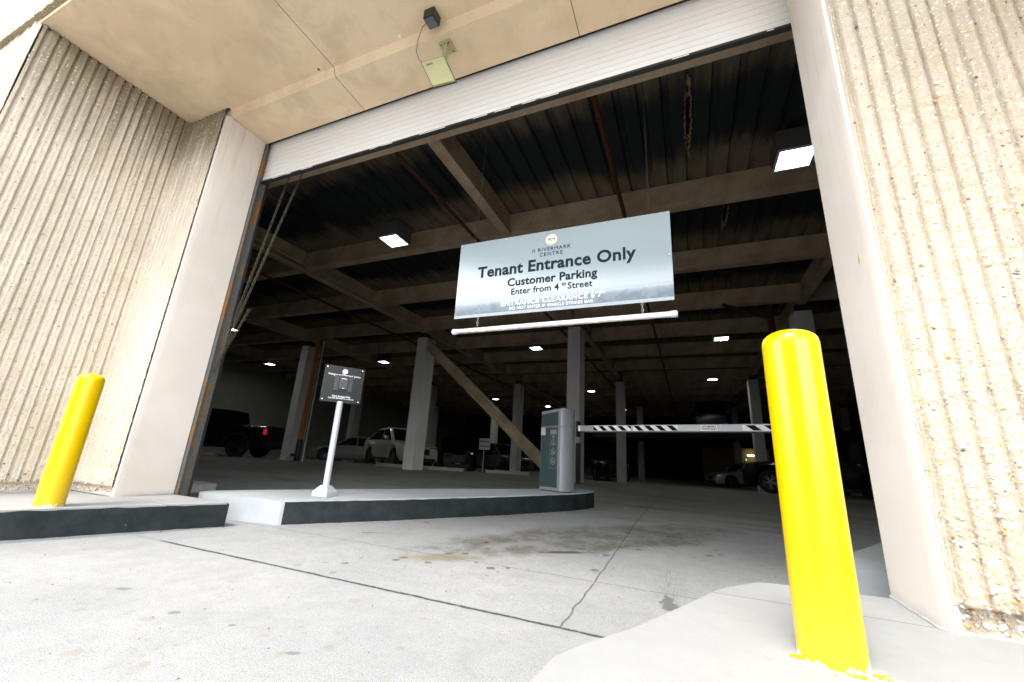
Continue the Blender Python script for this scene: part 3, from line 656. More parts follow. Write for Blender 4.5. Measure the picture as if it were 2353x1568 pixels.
# ------------------------------------------------------------------ hanging sign and clearance bar
SX0, SX1, SY, SZ0, SZ1 = -2.192, -.040, 3.5, 2.130, 2.994
SG = empty('hanging_sign', 'wide pale blue hanging sign reading Tenant Entrance Only above the clearance bar', 'sign', (0, 0, 0))
b = MB().box(SX0, SX1, SY, SY+.006, SZ0, SZ1); b.build('sign_panel', M_sign, SG)
b = MB().box(SX0, SX1, SY-.0006, SY, SZ0, SZ0+.048).box(SX0, SX1, SY-.0006, SY, SZ0+.046, SZ0+.050); 
b = MB().box(SX0+.001, SX1-.001, SY-.0012, SY-.0002, SZ0+.001, SZ0+.032); b.build('white_border', M_signw, SG)
b = MB().box(SX0+.001, SX1-.001, SY-.0012, SY-.0002, SZ0+.0321, SZ0+.159); b.build('printed_strip', M_strip, SG)
SXC = (SX0+SX1)/2-.035
def st(txt, x, z, size, mat=M_ink, bold=.0, sp=1.0, nm='lettering'):
    return lettering(txt, size, mat, SG, frame_m((x, SY-.0022, z), (1, 0, 0), (0, 0, 1)), nm, bold, 'CENTER', sp)
st('Tenant Entrance Only', SXC, 2.622, .172, bold=.026, sp=1.04)
st('Customer Parking', SXC, 2.470, .120, bold=.024, sp=1.03)
st('Enter from 4   Street', SXC, 2.366, .093, bold=.012, sp=1.03); st('th', SXC+.140, 2.390, .050, bold=.012)
st('ENTRANCE CLEARANCE 6\u20197\u201d', SXC+.01, 2.246, .074, M_white, .022, 1.10)
st('DO NOT ENTER IF VEHICLE STRIKES BAR', SXC, 2.189, .042, M_white, .018, 1.10)
st('II RIVERMARK', SXC, 2.788, .056, sp=1.2); st('CENTRE', SXC, 2.733, .056, sp=1.25)
b = MB()
cx, cz = SXC, 2.890
def disc(bb, cx, cz, rr, y, scal=0, n=72, mi=0):
    vs = [(cx, y, cz)]+[(cx+(rr+scal*math.cos(16*t))*math.cos(t), y, cz+(rr+scal*math.cos(16*t))*math.sin(t)) for t in [2*math.pi*i/n for i in range(n)]]
    bb.add(vs, [(0, 1+(i+1) % n, 1+i) for i in range(n)], mi)
def ringd(bb, cx, cz, r0, r1, y, a0=0, a1=2*math.pi, n=72, scal=0):
    vs = []
    for i in range(n+1):
        t = a0+(a1-a0)*i/n; sc = scal*math.cos(16*t); vs += [(cx+(r0+sc)*math.cos(t), y, cz+(r0+sc)*math.sin(t)), (cx+(r1+sc)*math.cos(t), y, cz+(r1+sc)*math.sin(t))]
    bb.add(vs, [(2*i, 2*i+1, 2*i+3, 2*i+2) for i in range(n)])
disc(b, cx, cz, .068, SY-.0016, .0015); b.build('logo_badge', M_cream, SG)
b = MB(); ringd(b, cx, cz, .062, .0655, SY-.003, scal=.0016); ringd(b, cx, cz, .045, .048, SY-.003, .45, 2.6); ringd(b, cx, cz, .045, .048, SY-.003, 3.7, 5.8); b.build('logo_ring', M_ink, SG)
st('R', cx-.017, cz, .054, nm='logo_letter'); st('M', cx+.018, cz, .050, nm='logo_letter')
b = MB()
for px, pz in ((SX0+.02, SZ1-.02), (-1.65, SZ1-.02), (-1.15, SZ1-.02), (-.62, SZ1-.02), (SX1-.02, SZ1-.02), (SX0+.02, 2.56), (SX1-.02, 2.56), (SX0+.02, SZ0+.02), (-1.65, SZ0+.02), (-1.15, SZ0+.02), (-.62, SZ0+.02), (SX1-.02, SZ0+.02)):
    vs = [(px+.007*math.cos(t), SY-.004, pz+.007*math.sin(t)) for t in [2*math.pi*i/10 for i in range(10)]]; b.add(vs, [tuple(range(9, -1, -1))])
b.build('rivets', M_alum, SG)
mb = MB(); chain(mb, [(-2.02, SY+.003, 2.99), (-1.985, SY+.0, 4.48)],   .032, .0016); mb.build('support_chain', M_rail, SG)
mb = MB(); chain(mb, [(-.215, SY+.003, 2.99), (-.225, SY, 4.48)],   .032, .0016); mb.build('support_chain', M_rail, SG)
BR = empty('clearance_bar', 'white plastic clearance pipe hanging on two short chains under the big sign', 'clearance bar', (0, 0, 0))
mb = MB(); mb.tube([(-2.16, SY+.003, 1.990), (-.06, SY+.003, 2.004)], .0255, 24); mb.build('pipe', M_pipe, BR)
for s_, xx, zz in ((-1, -2.20, 1.9895), (1, -.02, 2.0045)):
    mb = MB(); pts = [(xx-s_*.055, SY+.003, zz), (xx-s_*.010, SY+.003, zz), (xx-s_*.003, SY+.003, zz), (xx+s_*.001, SY+.003, zz)]
    mb.tube(pts, [.030, .030, .024, .012], 24); mb.build('end_cap', M_tube, BR)
for xx in (-1.915, -.305):
    mb = MB(); chain(mb, [(xx, SY+.003, 2.135), (xx+.004, SY+.003, 2.022)], .034, .0028); mb.build('short_chain', M_chain2, BR)

# ------------------------------------------------------------------ soffit devices
AN = empty('reader_antenna', 'cream square reader panel on a bracket under the soffit, cabled to the dark box', 'antenna', (-1.94, 2.50, 4.57))
def rel(mb, o): mb.v = [tuple(Vector(p)-Vector(o)) for p in mb.v]; return mb
AO = (-1.94, 2.50, 4.57)
TL, TR, BL, BRr = Vector((-2.06, 2.30, 4.2)), Vector((-1.83, 2.32, 4.2)), Vector((-1.967, 2.401, 3.98)), Vector((-1.742, 2.418, 3.98))
nn = (TR-TL).cross(BL-TL).normalized(); 
if nn.y > 0: nn = -nn
def slab(mb, q, off0, off1, inset):
    c = sum(q, Vector())/4; p0 = [p+nn*off0 for p in q]; p1 = [c+(p-c)*(1-inset)+nn*off1 for p in q]
    mb.add(p0+p1, [(0, 1, 2, 3), (7, 6, 5, 4), (0, 4, 5, 1), (1, 5, 6, 2), (2, 6, 7, 3), (3, 7, 4, 0)])
quad = [TL, TR, BRr, BL]
mb = MB(); slab(mb, quad, 0, .016, .07); rel(mb, AO).build('front_cover', M_antenna, AN)
mb = MB(); slab(mb, [sum(quad, Vector())/4+(p-sum(quad, Vector())/4)*1.035 for p in quad], -.014, -.0005, 0); rel(mb, AO).build('back_shell', M_blk, AN)
mb = MB(); pc = sum(quad, Vector())/4-nn*.014; mb.tube([(-1.935, 2.47, 4.555), (-1.93, 2.46, 4.35), pc+Vector((.02, .05, .05)), pc], [.028, .026, .026, .026], 4, smooth=False); rel(mb, AO).build('arm', M_antenna, AN)
mb = MB().box(-2.00, -1.88, 2.43, 2.56, 4.552, 4.567); rel(mb, AO).build('mounting_plate', M_antenna, AN)
mb = MB()
for xx, yy in ((-1.98, 2.45), (-1.94, 2.45), (-1.90, 2.45), (-1.98, 2.54), (-1.90, 2.54)): mb.tube([(xx, yy, 4.552), (xx, yy, 4.546)], .006, 8)
rel(mb, AO).build('bolts', M_rail, AN)
xd = (TR-TL).normalized(); yd = (TL-BL).normalized()
lettering('aw', .034, plain('blue_logo_ink', (.02, .08, .35), .5), AN, frame_m(TL+nn*.0175+xd*.060-yd*.045-Vector(AO), xd, yd), bold=.02)
lettering('id', .034, plain('red_logo_ink', (.5, .04, .03), .5), AN, frame_m(TL+nn*.0175+xd*.092-yd*.045-Vector(AO), xd, yd), bold=.02)
DB = empty('sensor_box', 'small black sensor box with a grey window mounted under the soffit', 'sensor', (-1.955, 2.24, 4.66))
mb = MB().bbox(-.055, .055, -.06, .055, -.10, .004, .006); mb.build('housing', M_blk, DB)
mb = MB().add([(-.046, -.05, -.1035), (.046, -.05, -.1035), (.046, .046, -.1035), (-.046, .046, -.1035)], [(3, 2, 1, 0)]); mb.build('window', M_glass_l, DB)
mb = MB(); P_ = [(-2.0, 2.24, 4.60), (-2.05, 2.24, 4.55), (-2.10, 2.26, 4.45), (-2.13, 2.29, 4.35), (-2.10, 2.31, 4.26), (-2.04, 2.315, 4.20)]
mb.tube(P_, .0035, 6); tag(mb.build('grey_cable', plain('cable_sheath', (.10, .10, .10), .6)), 'thin grey cable looping from the black sensor box to the cream antenna panel', 'cable')
mb = MB().bbox(-.05, .05, -.05, .05, -.05, .003, .005); o = tag(mb.build('junction_box', M_blk), 'dark junction box at the very top edge of the soffit', 'junction box'); o.location = (-1.98, 1.985, 4.665)
mb = MB().lathe([(.0, -.02), (.016, -.018), (.018, 0)], seg=12); o = tag(mb.build('anchor_cap', M_white), 'tiny white anchor cap on the soffit left of the black sensor box', 'anchor cap'); o.location = (-2.373, 2.30, 4.664)

# ------------------------------------------------------------------ bollards
def bollard(label, x, y, hgt, rr, prime):
    e = empty('yellow_bollard', label, 'bollard', (x, y, K), group='yellow bollards at the garage entrance')
    mb = MB(); pr_ = [(rr*1.0, 0), (rr, .02), (rr, .3), (rr, .6), (rr, hgt-.062), (rr*1.004, hgt-.056), (rr*.985, hgt-.050)]
    for i in range(1, 9):
        t = i/8*math.pi/2; pr_.append((rr*.985*math.cos(t)+.0001, hgt-.048+.048*math.sin(t)))
    mb.lathe(pr_, seg=64); mb.build('post', M_yel, e)
    if prime:
        mb = MB(); rn = random.Random(3)
        for i in range(9):
            a = rn.uniform(-2.9, -.3); R_ = rr+rn.uniform(.012, .045); s_ = rn.uniform(.003, .013)
            if i < 2: s_ = .022; R_ = rr+.012; a = (-2.75, -1.25)[i]
            n = 14; vs = [(R_*math.cos(a)+s_*(1+.35*rn.random())*math.cos(2*math.pi*k/n), R_*math.sin(a)+s_*.6*(1+.35*rn.random())*math.sin(2*math.pi*k/n), .0016) for k in range(n)]
            mb.add(vs, [tuple(range(n))])
        mb.build('paint_spill', M_splat, e)
    return e
bollard('glossy yellow bollard close to the camera in front of the right wall', .377, 1.785, 1.075, .0925, True)
bollard('yellow bollard farther off, standing on the left sidewalk by the ribbed wall', -4.53, 1.75, 1.03, .088, False)
mb = MB()

# ------------------------------------------------------------------ traffic island
IS = [(-4.84, 3.02), (-4.72, 3.000), (-4.4, 3.03), (-3.70, 3.105), (-3.688, 3.125), (-2.971, 3.899), (-2.134, 4.874), (-1.70, 5.45), (-1.50, 5.80), (-1.38, 6.15), (-1.335, 6.45), (-1.38, 6.62), (-1.52, 6.70), (-1.72, 6.62), (-2.0, 6.25), (-2.428, 5.60), (-3.124, 4.95), (-4.097, 4.02), (-4.652, 3.42), (-4.88, 3.14)]
ISL = empty('traffic_island', 'raised concrete island with black painted kerb carrying the card reader and gate cabinet', 'traffic island')
b = MB().prism(IS, lambda x, y: zf(y)-.05, lambda x, y: zf(y)+K); b.build('concrete_slab', M_isl, ISL, bevel=.012)
paint_strip([(-3.683, 3.132), (-2.971, 3.899), (-2.134, 4.874), (-1.70, 5.45), (-1.50, 5.80), (-1.38, 6.15), (-1.335, 6.45), (-1.38, 6.62)], .002, K-.012, 'black_kerb_paint', ISL, rag=.004, off=.0035)
IR = [(.84, 3.30), (3, 3.30), (3, 5.6), (2.1, 5.6), (1.25, 4.20), (.86, 3.58)]
b = MB().prism(IR, lambda x, y: zf(y)-.05, lambda x, y: zf(y)+K); tag(b.build('inner_kerb_block', M_isl, bevel=.012), 'low concrete kerb block just inside the right door jamb', 'kerb')
b = MB().prism([(-7.6, 3.85), (-6.55, 3.85), (-6.42, 4.0), (-6.5, 4.3), (-7.6, 4.3)], 0, .16); tag(b.build('inner_kerb_block', M_colm, bevel=.04), 'rounded concrete kerb end behind the left shutter guide', 'kerb')

# ------------------------------------------------------------------ card reader pedestal
CR = empty('card_reader_post', 'black card reader board on a pale grey post on the island', 'card reader', (-3.647, 3.577, zf(3.577)+K), rad(10))
mb = MB(); s_ = .092
mb.add([(-s_, -s_, 0), (s_, -s_, 0), (s_, s_, 0), (-s_, s_, 0), (-s_, -s_, .05), (s_, -s_, .05), (s_, s_, .05), (-s_, s_, .05), (-.04, -.04, .115), (.04, -.04, .115), (.04, .04, .115), (-.04, .04, .115)],
       [(3, 2, 1, 0), (0, 1, 5, 4), (1, 2, 6, 5), (2, 3, 7, 6), (3, 0, 4, 7), (4, 5, 9, 8), (5, 6, 10, 9), (6, 7, 11, 10), (7, 4, 8, 11), (8, 9, 10, 11)]); mb.build('base_cover', M_galv, CR, bevel=.004)
mb = MB().tube([(0, 0, .10), (0, 0, 1.02)], .034, 24); mb.build('pole', M_galv, CR)
CRB = bpy.data.objects.new('reader_board', None)
bw, bh, bd = .215, .205, .045
RZ = Matrix.Translation((-.0, .0, 1.215)) @ Matrix.Rotation(rad(53-10), 4, 'Z')
mb = MB().box(-bw, bw, 0, bd, -bh, bh).xf(RZ); mb.build('board_housing', M_alum, CR)
mb = MB().box(-bw-.002, bw+.002, -.010, -.0005, -bh-.002, bh+.002).xf(RZ); brd = mb.build('board_face', M_board, CR)
mb = MB().bbox(-.105, .105, -.020, -.0105, -.080, .100, .004).xf(RZ); mb.build('reader_backplate', M_blk, CR)
mb = MB().bbox(-.050, .050, -.045, -.0205, -.066, .080, .008).xf(RZ); rd_ = mb.build('card_reader', plain('reader_charcoal', (.03, .032, .036), .35), CR)
mb = MB().box(-.028, .028, -.0466, -.0452, .060, .064).xf(RZ); mb.build('indicator_light', emis('pink_led', (1, .35, .8), .9), CR)
mb = MB().box(-.010, .010, -.0466, -.0452, -.050, -.044).xf(RZ); mb.build('reader_logo', M_white, CR)
mb = MB()
for a_ in (-1, 1):
    for c_ in (-1, 1):
        mb.lathe([(.0001, .004), (.007, .003), (.008, 0)], seg=12); k_ = 36
        mb.v[-k_:] = [tuple(Matrix.Translation((a_*(bw-.022), -.010, c_*(bh-.020))) @ Matrix.Rotation(rad(90), 4, 'X') @ Vector(p)) for p in mb.v[-k_:]]
mb.xf(RZ).build('corner_bolts', M_chrome, CR)
mb = MB(); disc(mb, 0, .150, .030, -.0115, n=32); mb.xf(RZ).build('logo_disc', M_white, CR)
def ct(t, z, size, bold=.03):
    lettering(t, size, M_white, CR, RZ @ frame_m((0, -.0118, z), (1, 0, 0), (0, 0, 1)), bold=bold)
ct('Welcome to II Rivermark Centre', .106, .026); ct('Swipe access card in center below', .088, .0165, .02)
ct('Card Access Only', -.140, .027); ct('Call (225) 383-0424 for assistance', -.163, .020, .02)

# ------------------------------------------------------------------ barrier gate
ang = math.atan2(-.164, .349)
GC = empty('barrier_gate', 'silver gate cabinet at the island tip with its striped barrier arm lowered', 'barrier gate', (-2.02, 5.949, zf(5.95)+K), ang)
Hc = 1.115; L1 = .386
outl = [(0, 0), (L1, 0)]
for i in range(1, 13):
    t = i/12; outl.append((L1+.055*math.sin(math.pi*min(t, .98)*.5)-.0+.03*t*0, .31*t))
outl = [(0, 0), (L1, 0), (L1+.022, .03), (L1+.040, .07), (L1+.050, .12), (L1+.052, .17), (L1+.046, .22), (L1+.030, .27), (L1, .31), (0, .31)]
mb = MB().ext(outl, lambda a, c, t: (a, c, t), .012, Hc-.225, 0, True); mb.build('lower_body', M_grey, GC, bevel=.004)
mb = MB().ext(outl, lambda a, c, t: (a, c, t+(.035*a/L1 if t > 1 else 0)), Hc-.220, Hc, 0, True); mb.build('hood', M_grey, GC, bevel=.006)
mb = MB().ext([(p[0]*.97+.005, p[1]*.96+.006) for p in outl], lambda a, c, t: (a, c, t), 0, .0115); mb.build('plinth', M_blk, GC)
mb = MB().bbox(.018, L1-.050, -.012, -.0005, .055, Hc-.235, .004); dr = mb.build('door', M_teal, GC)
mb = MB().ext([(.018, Hc-.210), (L1-.050, Hc-.210), (L1-.050, Hc-.012), (.018, Hc-.045)], lambda a, c, t: (a, t, c), -.0005, -.012); mb.build('hood_panel', M_teal, GC, bevel=.003)
mb = MB().box(.012, .100, -.0135, -.0122, Hc-.345, Hc-.240); mb.build('white_label', M_plate, GC)
for i, tx in enumerate(('AUTOMATIC GATE', 'VEHICLES ONLY', 'KEEP CLEAR')): lettering(tx, .011, M_ink, GC, frame_m((.056, -.0138, Hc-.262-.030*i), (1, 0, 0), (0, 0, 1)))
mstk = plain('pale_sticker_ink', (.30, .36, .34), .5)
mb = MB()
for (a, c, e, g) in ((.195, .325, Hc-.26, Hc-.262), (.195, .325, Hc-.80, Hc-.802)): mb.box(a, c, -.0136, -.0122, g, e)
mb.box(.195, .1965, -.0136, -.0122, Hc-.80, Hc-.262); mb.box(.3235, .325, -.0136, -.0122, Hc-.80, Hc-.262); mb.build('sticker_border', mstk, GC)
mb = MB().box(.205, .315, -.0136, -.0122, Hc-.335, Hc-.275); mb.build('sticker_heading', mstk, GC)
lettering('AUTOMOBILE', .0165, M_teal, GC, frame_m((.26, -.0139, Hc-.290), (1, 0, 0), (0, 0, 1)), bold=.02); lettering('TRAFFIC ONLY', .0155, M_teal, GC, frame_m((.26, -.0139, Hc-.318), (1, 0, 0), (0, 0, 1)), bold=.02)
lettering('NO', .034, mstk, GC, frame_m((.26, -.0137, Hc-.368), (1, 0, 0), (0, 0, 1)), bold=.03)
for i, t in enumerate(('PEDESTRIANS', 'BICYCLES', 'MOTORCYCLES')):
    zc = Hc-.45-.13*i; mb = MB(); ringd(mb, .26, zc, .037, .043, -.0137, n=32)
    mb.add([(.26-.030, -.0137, zc+.026), (.26-.026, -.0137, zc+.030), (.26+.030, -.0137, zc-.026), (.26+.026, -.0137, zc-.030)], [(0, 1, 2, 3)])
    if i == 0: mb.tube([(.262, -.0137, zc+.012), (.258, -.0137, zc-.008), (.248, -.0137, zc-.026)], .004, 6).tube([(.258, -.0137, zc-.008), (.272, -.0137, zc-.026)], .004, 6)
    else:
        for w_ in (-.014, .014):
            vs_ = [(.26+w_+.011*math.cos(q), -.0137, zc-.010+.011*math.sin(q)) for q in [k*math.pi/5 for k in range(10)]]; mb.tube(vs_+vs_[:1], .0018, 4, cap=False)
        mb.tube([(.246, -.0137, zc-.010), (.256, -.0137, zc+.010), (.274, -.0137, zc-.010)], .002, 4)
    mb.build('sticker_pictogram', mstk, GC); lettering(t, .0115, mstk, GC, frame_m((.26, -.0137, zc+.053), (1, 0, 0), (0, 0, 1)))
mb = MB().tube([(.312, -.012, Hc-.835), (.312, -.020, Hc-.835)], .010, 14); mb.build('lock', M_chrome, GC)
# arm
A0 = Vector((-1.475, 6.02, 1.232)); adir = Vector((2.27, -.77, 0)).normalized(); Aang = math.atan2(adir.y, adir.x)
AR = bpy.data.objects.new('arm', None); COL.objects.link(AR); AR.parent = GC; AR.location = Matrix.Rotation(-ang, 3, 'Z') @ (A0-Vector((-2.02, 5.949, zf(5.95)+K))); AR.rotation_euler = (0, 0, Aang-ang)
mb = MB().bbox(-.012, .010, -.05, .05, -.12, .105, .004); mb.build('mounting_bracket', M_blk, AR)
mb = MB().bbox(.010, .045, -.024, .024, -.040, .040, .003); mb.build('clamp', M_white, AR)
mb = MB().bbox(.045, 2.50, -.020, .020, -.042, .042, .004); mb.build('arm_tube', M_alum, AR)
mb = MB().bbox(.045, 2.50, -.022, .022, -.056, -.0425, .004); mb.build('rubber_edge', M_blk, AR)
def stripes(x0, x1, per, phase, b0=-.032, b1=.032, n='hazard_tape', lean=.075):
    mb = MB().box(x0, x1, -.0212, -.0202, b0-.003, b1+.004); mb.build(n, M_white, AR)
    mb = MB(); x = x0-.2+phase
    while x < x1:
        q = [(x, b1), (x+per*.5, b1), (x+per*.5+lean, b0), (x+lean, b0)]
        # clip against x0..x1
        def clip(poly, lim, gt):
            out = []
            for i in range(len(poly)):
                p, s__ = poly[i], poly[i-1]; ip = (p[0] >= lim) if gt else (p[0] <= lim); is_ = (s__[0] >= lim) if gt else (s__[0] <= lim)
                if ip != is_: t = (lim-s__[0])/(p[0]-s__[0]); out.append((lim, s__[1]+t*(p[1]-s__[1])))
                if ip: out.append(p)
            return out
        q = clip(q, x0, True); q = clip(q, x1, False) if q else q
        if len(q) > 2: mb.add([(a, -.0216, c) for a, c in q], [tuple(range(len(q)))[::-1]])
        x += per
    mb.build('black_stripes', M_tapeblk, AR)
stripes(.265, .830, .145, .0+.075+.055); stripes(.860, 1.450, .148, .055)
stripes(2.16, 2.49, .175, .235, -.030, .028)
mb = MB().box(1.715, 1.905, -.0214, -.0202, -.034, .034); mb.build('white_label', M_white, AR)
lettering('AUTOMOBILE', .0255, M_ink, AR, frame_m((1.81, -.0217, .014), (1, 0, 0), (0, 0, 1)), bold=.02); lettering('TRAFFIC ONLY', .0255, M_ink, AR, frame_m((1.81, -.0217, -.014), (1, 0, 0), (0, 0, 1)), bold=.02)
mb = MB().bbox(-.06, .06, -.06, .06, 0, 1.12, .01); o = tag(mb.build('black_guard_post', M_blk), 'short matt black guard post standing just right of the gate cabinet', 'guard post'); o.location = (-2.975, 12.17, zf(12.15))

# ------------------------------------------------------------------ pipes
def pipe(name, pts, rr, mat, label, cat, brackets=()):
    mb = MB().tube(pts, rr, 12); o = tag(mb.build(name, mat), label, cat)
    for p in brackets:
        d = MB().tube([(p[0], p[1]-.03, p[2]), (p[0], p[1]+.03, p[2])], rr*1.5, 12); d.build('coupling', mat, o)
pipe('sprinkler_pipe', [(-.83, 3.42, ZB-.10), (-.83, 46, ZB-.10)], .035, M_pipered, 'rusty red sprinkler pipe running inward from above the right half of the hanging sign', 'pipe', [(-.83, 4.35, ZB-.10), (-.83, 7.5, ZB-.10), (-.83, 3.5, ZB-.10)])
pipe('sprinkler_pipe', [(-3.82, 3.42, ZB-.08), (-3.82, 46, ZB-.08)], .033, M_pipered, 'dark red sprinkler pipe running inward above the left end of the hanging sign', 'pipe', [(-3.82, 5.2, ZB-.08), (-3.82, 8, ZB-.08)])
pipe('sprinkler_pipe', [(-10.1, 3.7, ZB-.12), (-10.1, 40, ZB-.12)], .035, M_pipered, 'thin dark sprinkler pipe deep in the left bay of the ceiling', 'pipe')
pipe('conduit', [(-9.05+.2, 3.7, ZB-.06), (-9.05+.2, 40, ZB-.06)], .03, M_fire, 'tan conduit running along the left ceiling girder', 'conduit')
pipe('conduit', [(-9.05+.32, 3.7, ZB+.02), (-9.05+.32, 18, ZB+.02), (-9.05+.32, 18.05, ZB-.3)], .022, M_fire, 'thin tan conduit beside the left ceiling girder', 'conduit')
DR_ = empty('riser_pipe', 'rusty orange vertical riser pipe against the leftmost column', 'pipe', (-14.52, 12.5, 0))
MB().tube([(0, 0, 1.0), (0, 0, ZB)], .10, 16).build('riser', plain('orange_rust_pipe', (.42, .14, .04), .7, var=.4, sc=3), DR_); MB().tube([(0, 0, zf(12.5)), (0, 0, 1.0)], .115, 16).build('lower_sleeve', M_blk, DR_)
MB().tube([(.32, 0, zf(12.5)), (.32, 0, ZB)], .03, 10).build('grey_conduit', M_colm, DR_)
MB().tube([(-.18, -.26, .40), (-.18, -.30, .40)], .10, 16).build('valve_cap', M_tube, DR_)
MB().tube([(-.18, 0, .40), (-.18, -.26, .40)], .05, 10).build('valve_stem', M_blk, DR_)
D2 = empty('riser_pipe', 'dark red vertical riser pipe near the ceiling behind the near bollard top', 'pipe', (2.28, 12.5, 0))
MB().tube([(0, 0, zf(12.5)), (0, 0, ZB+.1)], .09, 16).build('riser', M_pipered, D2); MB().tube([(0, 0, ZB-.35), (-1.2, -.6, ZB-.05)], .045, 10).build('branch', M_pipered, D2)
# small black wall light on the shutter header
MB()

# ------------------------------------------------------------------ ceiling lamps
def lamp(first):
    e = empty('ceiling_lamp', '', 'ceiling lamp', (0, 0, 0))
    mb = MB(); a = .245
    mb.box(-a, a, -a, a, .02, .34); mb.build('housing', M_lamphouse, e)
    mb = MB(); mb.add([(-.215, -.215, .012), (.215, -.215, .012), (.215, .215, .012), (-.215, .215, .012)], [(3, 2, 1, 0)]); mb.build('lens', M_lens, e)
    mb = MB()
    for q in ((-a, a, -a, -.215), (-a, a, .215, a), (-a, -.215, -.215, .215), (.215, a, -.215, .215)): mb.box(q[0], q[1], q[2], q[3], 0, .0195)
    mb.build('rim', M_galv, e); MB().tube([(0, 0, .30), (0, 0, .72)], .012, 8).build('stem', M_rail, e)
    return e
L0 = lamp(True)
LP = [(-5.69, 6.33, 'lit square ceiling lamp nearest the left, hanging left of the big sign'), (1.66, 6.12, 'large bright ceiling lamp half hidden behind the right door jamb'),
      (-5.61, 15.5, 'small lit ceiling lamp seen just under the clearance bar'), (1.27, 15.5, 'lit boxy ceiling lamp right of the clearance bar end'),
      (-14.4, 16.6, 'small lit lamp between the leftmost column and the next'), (-17.0, 10.23, 'lit lamp seen through the hoist chain at the left jamb'),
      (-22.0, 15.9, 'faint far lamp left of the leftmost column'), (1.33, 23.0, 'distant lamp left of the near bollard, high above the arm'),
      (-5.6, 26.3, 'distant yellowish lamp right of the wide middle column'), (-14.0, 29.7, 'tiny distant lamp beside the steel brace'),
      (-4.9, 36, 'distant lamp just below the barrier arm'), (-11.0, 34, 'tiny far lamp seen left of the gate cabinet'), (8.2, 20, 'far lamp seen between near bollard and right jamb')]
for i, (x, y, lab) in enumerate(LP):
    if i == 0: e = L0
    else:
        e = L0.copy(); COL.objects.link(e)
        for ch in L0.children:
            c_ = ch.copy(); COL.objects.link(c_); c_.parent = e
    e.location = (x, y, CH+4.40-.0); tag(e, lab, 'ceiling lamp', 'square lamps on the garage ceiling')

